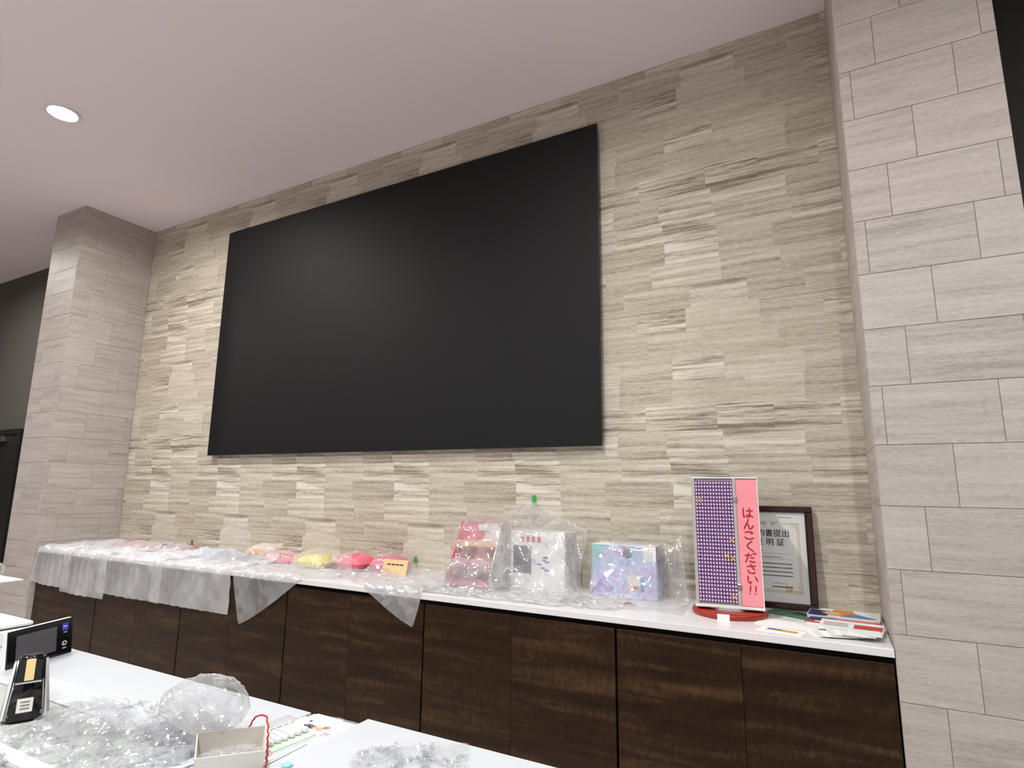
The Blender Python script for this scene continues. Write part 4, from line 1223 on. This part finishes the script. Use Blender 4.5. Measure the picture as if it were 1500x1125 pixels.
# crumpled clear bags on the left desk
DESKL = Box(-3.3, -2.27, 1.80, 0.345, 0, ZD)
BAGB = Box(-1.40, -2.25, 0.10, 0.09, ZD - .3, 0.905, 0.78)
def lump(cx, cy, w, d, sq, seed, nu, nv, pins, label, mt=M_FILM_CLEAR, boxes=(DESKL, BAGB), z=ZD + 0.10, amp=0.05, rot=0.0, steps=45, desc='plastic_bag', cr=0.012):
    c, s = math.cos(rot), math.sin(rot)
    P, ru, rv = quad_grid((cx - (c * w - s * d) / 2, cy - (s * w + c * d) / 2), (c * w, s * w), (-s * d, c * d), nu, nv, (sq, sq), z, amp, seed)
    P = sim(P, ru, rv, list(boxes), (), pins, steps, 7, 0.003, seed, bend=0.6, fric=0.2, wrinkle=0.07, stick=0.25)
    P = crumple(P, cr, 13, seed, 0.5)
    return sheet_obj(desc, P, mt, label, 'plastic bag', sub=0, flat=True)
def peak(x, y, h, r=0.022, rot=0.5):
    return Box(x, y, r, r * 0.7, ZD - 0.1, ZD + h, rot)      # film-holding folds, used by the simulation only
lump(-1.80, -2.315, 0.66, 0.44, 0.80, 21, 80, 58, None,
     'big crumpled clear plastic bag heaped on the desk beside the black terminal', rot=0.12, amp=0.03, steps=55, cr=0.016, z=ZD + 0.13,
     boxes=(DESKL, BAGB, peak(-1.985, -2.262, 0.060, 0.012), peak(-1.885, -2.258, 0.062, 0.010), peak(-1.84, -2.34, 0.040, 0.04), peak(-1.735, -2.30, 0.040, 0.04),
            peak(-1.69, -2.235, 0.03, 0.03), peak(-1.93, -2.33, 0.022, 0.03), peak(-1.71, -2.40, 0.02, 0.03), peak(-1.80, -2.43, 0.012, 0.03)))
lump(-1.625, -2.20, 0.30, 0.20, 0.80, 22, 46, 34, None,
     'smaller crumpled clear plastic bag between the big heap and the card box', rot=0.1, amp=0.03, z=ZD + 0.1, cr=0.012,
     boxes=(DESKL, BAGB, peak(-1.66, -2.17, 0.03, 0.03), peak(-1.58, -2.2, 0.035, 0.03)))
# puffed bag mouth standing out of the card box
bm = bmesh.new(); bmesh.ops.create_icosphere(bm, subdivisions=4, radius=1.0)
for v in bm.verts:
    p = v.co.copy()
    k = 1 + 0.24 * (1 - 2 * abs(mnoise.noise(p * 1.6 + Vector((3, 1, 7))))) + 0.07 * (1 - 2 * abs(mnoise.noise(p * 5)))
    neck = max(0, -p.z - 0.2)
    v.co = Vector((p.x * 0.085 * k * (1 - 0.8 * neck) + 0.06 * neck, p.y * 0.055 * k * (1 - 0.8 * neck) - 0.02 * neck, p.z * 0.055 * k - 0.03 * neck))
o = from_bm('plastic_bag', bm, M_FILM_CLEAR, None, (-1.548, -2.225, 0.950), (0, 0, 0.5), smooth=False)
tag(o, 'puffed clear plastic bag mouth standing above the card box', 'plastic bag')

# open card box with red cord
rim = 0.905
cnr = [Vector(p) for p in ((-1.515, -2.262), (-1.412, -2.152), (-1.298, -2.245), (-1.395, -2.348))]
cen = sum(cnr, Vector((0, 0))) / 4
t = thing('card_box', 'open grey-white card box with a red twisted cord handle', 'box', (cen.x, cen.y, 0.8505))
def panel(p, q, z0, z1, th, mt, name, par, taper=0.94):
    bm = bmesh.new()
    p3 = [Vector((p.x - cen.x, p.y - cen.y)), Vector((q.x - cen.x, q.y - cen.y))]
    vs = []
    for k in (1.0, 1.0 - th):
        for (pt, z, f) in ((p3[0], z0, taper), (p3[1], z0, taper), (p3[1], z1, 1), (p3[0], z1, 1)):
            vs.append(bm.verts.new((pt.x * f * k, pt.y * f * k, z)))
    a, b = vs[:4], vs[4:]
    bm.faces.new(a); bm.faces.new(b[::-1])
    for k in range(4):
        j = (k + 1) % 4; bm.faces.new((a[k], a[j], b[j], b[k]))
    return from_bm(name, bm, mt, par)
for k in range(4):
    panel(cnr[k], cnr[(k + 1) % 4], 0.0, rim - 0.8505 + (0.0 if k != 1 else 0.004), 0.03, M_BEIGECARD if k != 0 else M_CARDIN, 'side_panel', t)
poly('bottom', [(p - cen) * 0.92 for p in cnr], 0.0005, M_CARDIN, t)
bm = bmesh.new()
hz = rim - 0.8505
e0 = cnr[1] + (cnr[0] - cnr[1]) * 0.28 - cen; e1 = cnr[1] - cen; e2 = cnr[2] - cen
pts = smooth_path([(e0.x, e0.y, hz - 0.01), (e0.x + .005, e0.y + 0.01, hz + 0.012), (e0.x * .6 + e1.x * .4, e0.y * .6 + e1.y * .4 + 0.005, hz + 0.022), (e1.x * 1.03, e1.y * 0.98, hz + 0.020),
                   (e1.x * .7 + e2.x * .36, e1.y * .7 + e2.y * .3, hz + 0.004), (e1.x * .5 + e2.x * .55, e1.y * .5 + e2.y * .55, hz - 0.010), (e1.x * .3 + e2.x * .76, e1.y * .3 + e2.y * .74, hz - 0.020), (e1.x * .12 + e2.x * .93, e1.y * .12 + e2.y * .9, hz - 0.036), (e2.x * 1.02, e2.y, hz - 0.05)], 8)
pts = [p + Vector((0.0012 * math.sin(i * 1.3), 0.0012 * math.cos(i * 1.3), 0)) for i, p in enumerate(pts)]
tube(bm, pts, 0.0022, 8); from_bm('red_cord', bm, M_REDINK, t, smooth=True)
P, ru, rv = quad_grid((cen.x - 0.1, cen.y - 0.1), (0.2, 0), (0, 0.2), 36, 36, (0.62, 0.62), 0.895, 0.03, 31)
P = sim(P, ru, rv, [Box(cen.x, cen.y, 0.3, 0.3, 0.6, 0.868)], (), None, 25, 6, 0.003, 31, bend=0.5, fric=0.2, wrinkle=0.06)
sheet_obj('plastic_bag', P, M_FILM_CLEAR, 'crumpled clear plastic bag stuffed inside the open card box', 'plastic bag')

# blister pack
a0 = Vector((-1.384, -2.030)); rz = math.atan2(-0.19, 0.03) + math.pi / 2
t = thing('blister_pack', 'blister pack of six white pieces on a printed card, lying between the desks', 'blister pack', (-1.428, -2.062, 0.8512), -0.06)
t.rotation_euler = (0.0, 0.0, -0.10)
cw, cl_ = 0.066, 0.096
box_obj('backing_card', -cw, cw, -cl_, cl_, 0.0, 0.0014, M_PAPER, t)
box_obj('green_tray', -cw + .004, cw - .004, -cl_ + .004, cl_ - 0.062, 0.0014, 0.006, M_LGREEN, t, 0.002)
for k in range(6):
    bm = bmesh.new(); y = -cl_ + 0.020 + k * 0.0195
    bx(bm, -0.036, 0.040, y - 0.0075, y + 0.0075, 0.006, 0.019, 0.005, 3)
    pc = from_bm('white_piece', bm, M_WHITE, t, smooth=False)
    box_obj('ridge', -0.022, -0.018, y - 0.006, y + 0.006, 0.0185, 0.0205, M_GREYP, pc)
bm = bmesh.new(); bx(bm, -cw + .003, cw - .003, -cl_ + .003, cl_ - .058, 0.0014, 0.024, 0.006, 3)
from_bm('clear_dome', bm, M_GLASS, t, smooth=True)
box_obj('title_print', -0.02, 0.02, cl_ - 0.045, cl_ - 0.034, 0.0014, 0.002, M_INK, t)
box_obj('title_print', -0.015, 0.02, cl_ - 0.032, cl_ - 0.026, 0.0014, 0.002, M_INK, t)
for (x, y, r, mt) in ((0.035, cl_ - 0.034, 0.011, M_ORANGE), (0.048, cl_ - 0.018, 0.011, M_BROWN), (0.050, cl_ - 0.040, 0.007, M_TAN), (-0.025, cl_ - 0.012, 0.005, M_NAVY)):
    bm = bmesh.new(); cyl(bm, r, r, 0.0014, 0.0021, 18, x, y); from_bm('picture_spot', bm, mt, t)
t = thing('leaflet', 'white leaflet with grey lettering partly under the blister pack', 'leaflet', (-1.372, -2.09, 0.8492), 0.05)
box_obj('sheet', -0.062, 0.062, -0.16, 0.16, 0.0, 0.001, M_PAPER, t)
text_obj('OI', 0.024, M_GREYINK, t, (0.030, 0.055, 0.0012), (0, 0, math.pi / 2), 'lettering', 'LEFT')
for k in range(4):
    box_obj('print_row', 0.012 + k * 0.011, 0.017 + k * 0.011, -0.13, 0.03 - 0.02 * k, 0.001, 0.0014, M_GREYINK if k % 2 else M_LBLUE, t)
t = thing('document', 'white papers poking out past the blister pack at the desk back edge', 'paper', (-1.425, -1.985, 0.8493), 0.0)
box_obj('sheet', -0.05, 0.05, -0.055, 0.055, 0.0, 0.0015, M_PAPER, t)
box_obj('sheet', -0.045, 0.05, -0.05, 0.058, 0.0016, 0.0026, M_WHITE, t)
# small clear bag at the notch between the desks
MID = Box(-1.395, -2.27, 0.10, 0.345, 0, 0.849)
lump(-1.365, -1.985, 0.13, 0.12, 0.85, 25, 26, 24, None, 'small clear plastic bag in the notch between the two desks', boxes=(MID,), z=0.872, amp=0.012, steps=40, cr=0.003)
# crumpled bag on right desk
DESKR = Box(-0.2, -2.27, 1.092, 0.348, 0, 0.87)
lump(-1.03, -2.085, 0.33, 0.25, 0.70, 26, 50, 40, None, 'crumpled clear plastic bag lying on the right service desk', boxes=(DESKR,), z=0.91, amp=0.03, rot=0.55, steps=40, cr=0.006)
bm = bmesh.new(); cyl(bm, 0.012, 0.012, 0, 0.004, 24)
o = from_bm('round_coaster', bm, M_TEAL, None, (-1.262, -2.215, 0.8703))
tag(o, 'small round teal disc near the corner of the right service desk', 'disc')
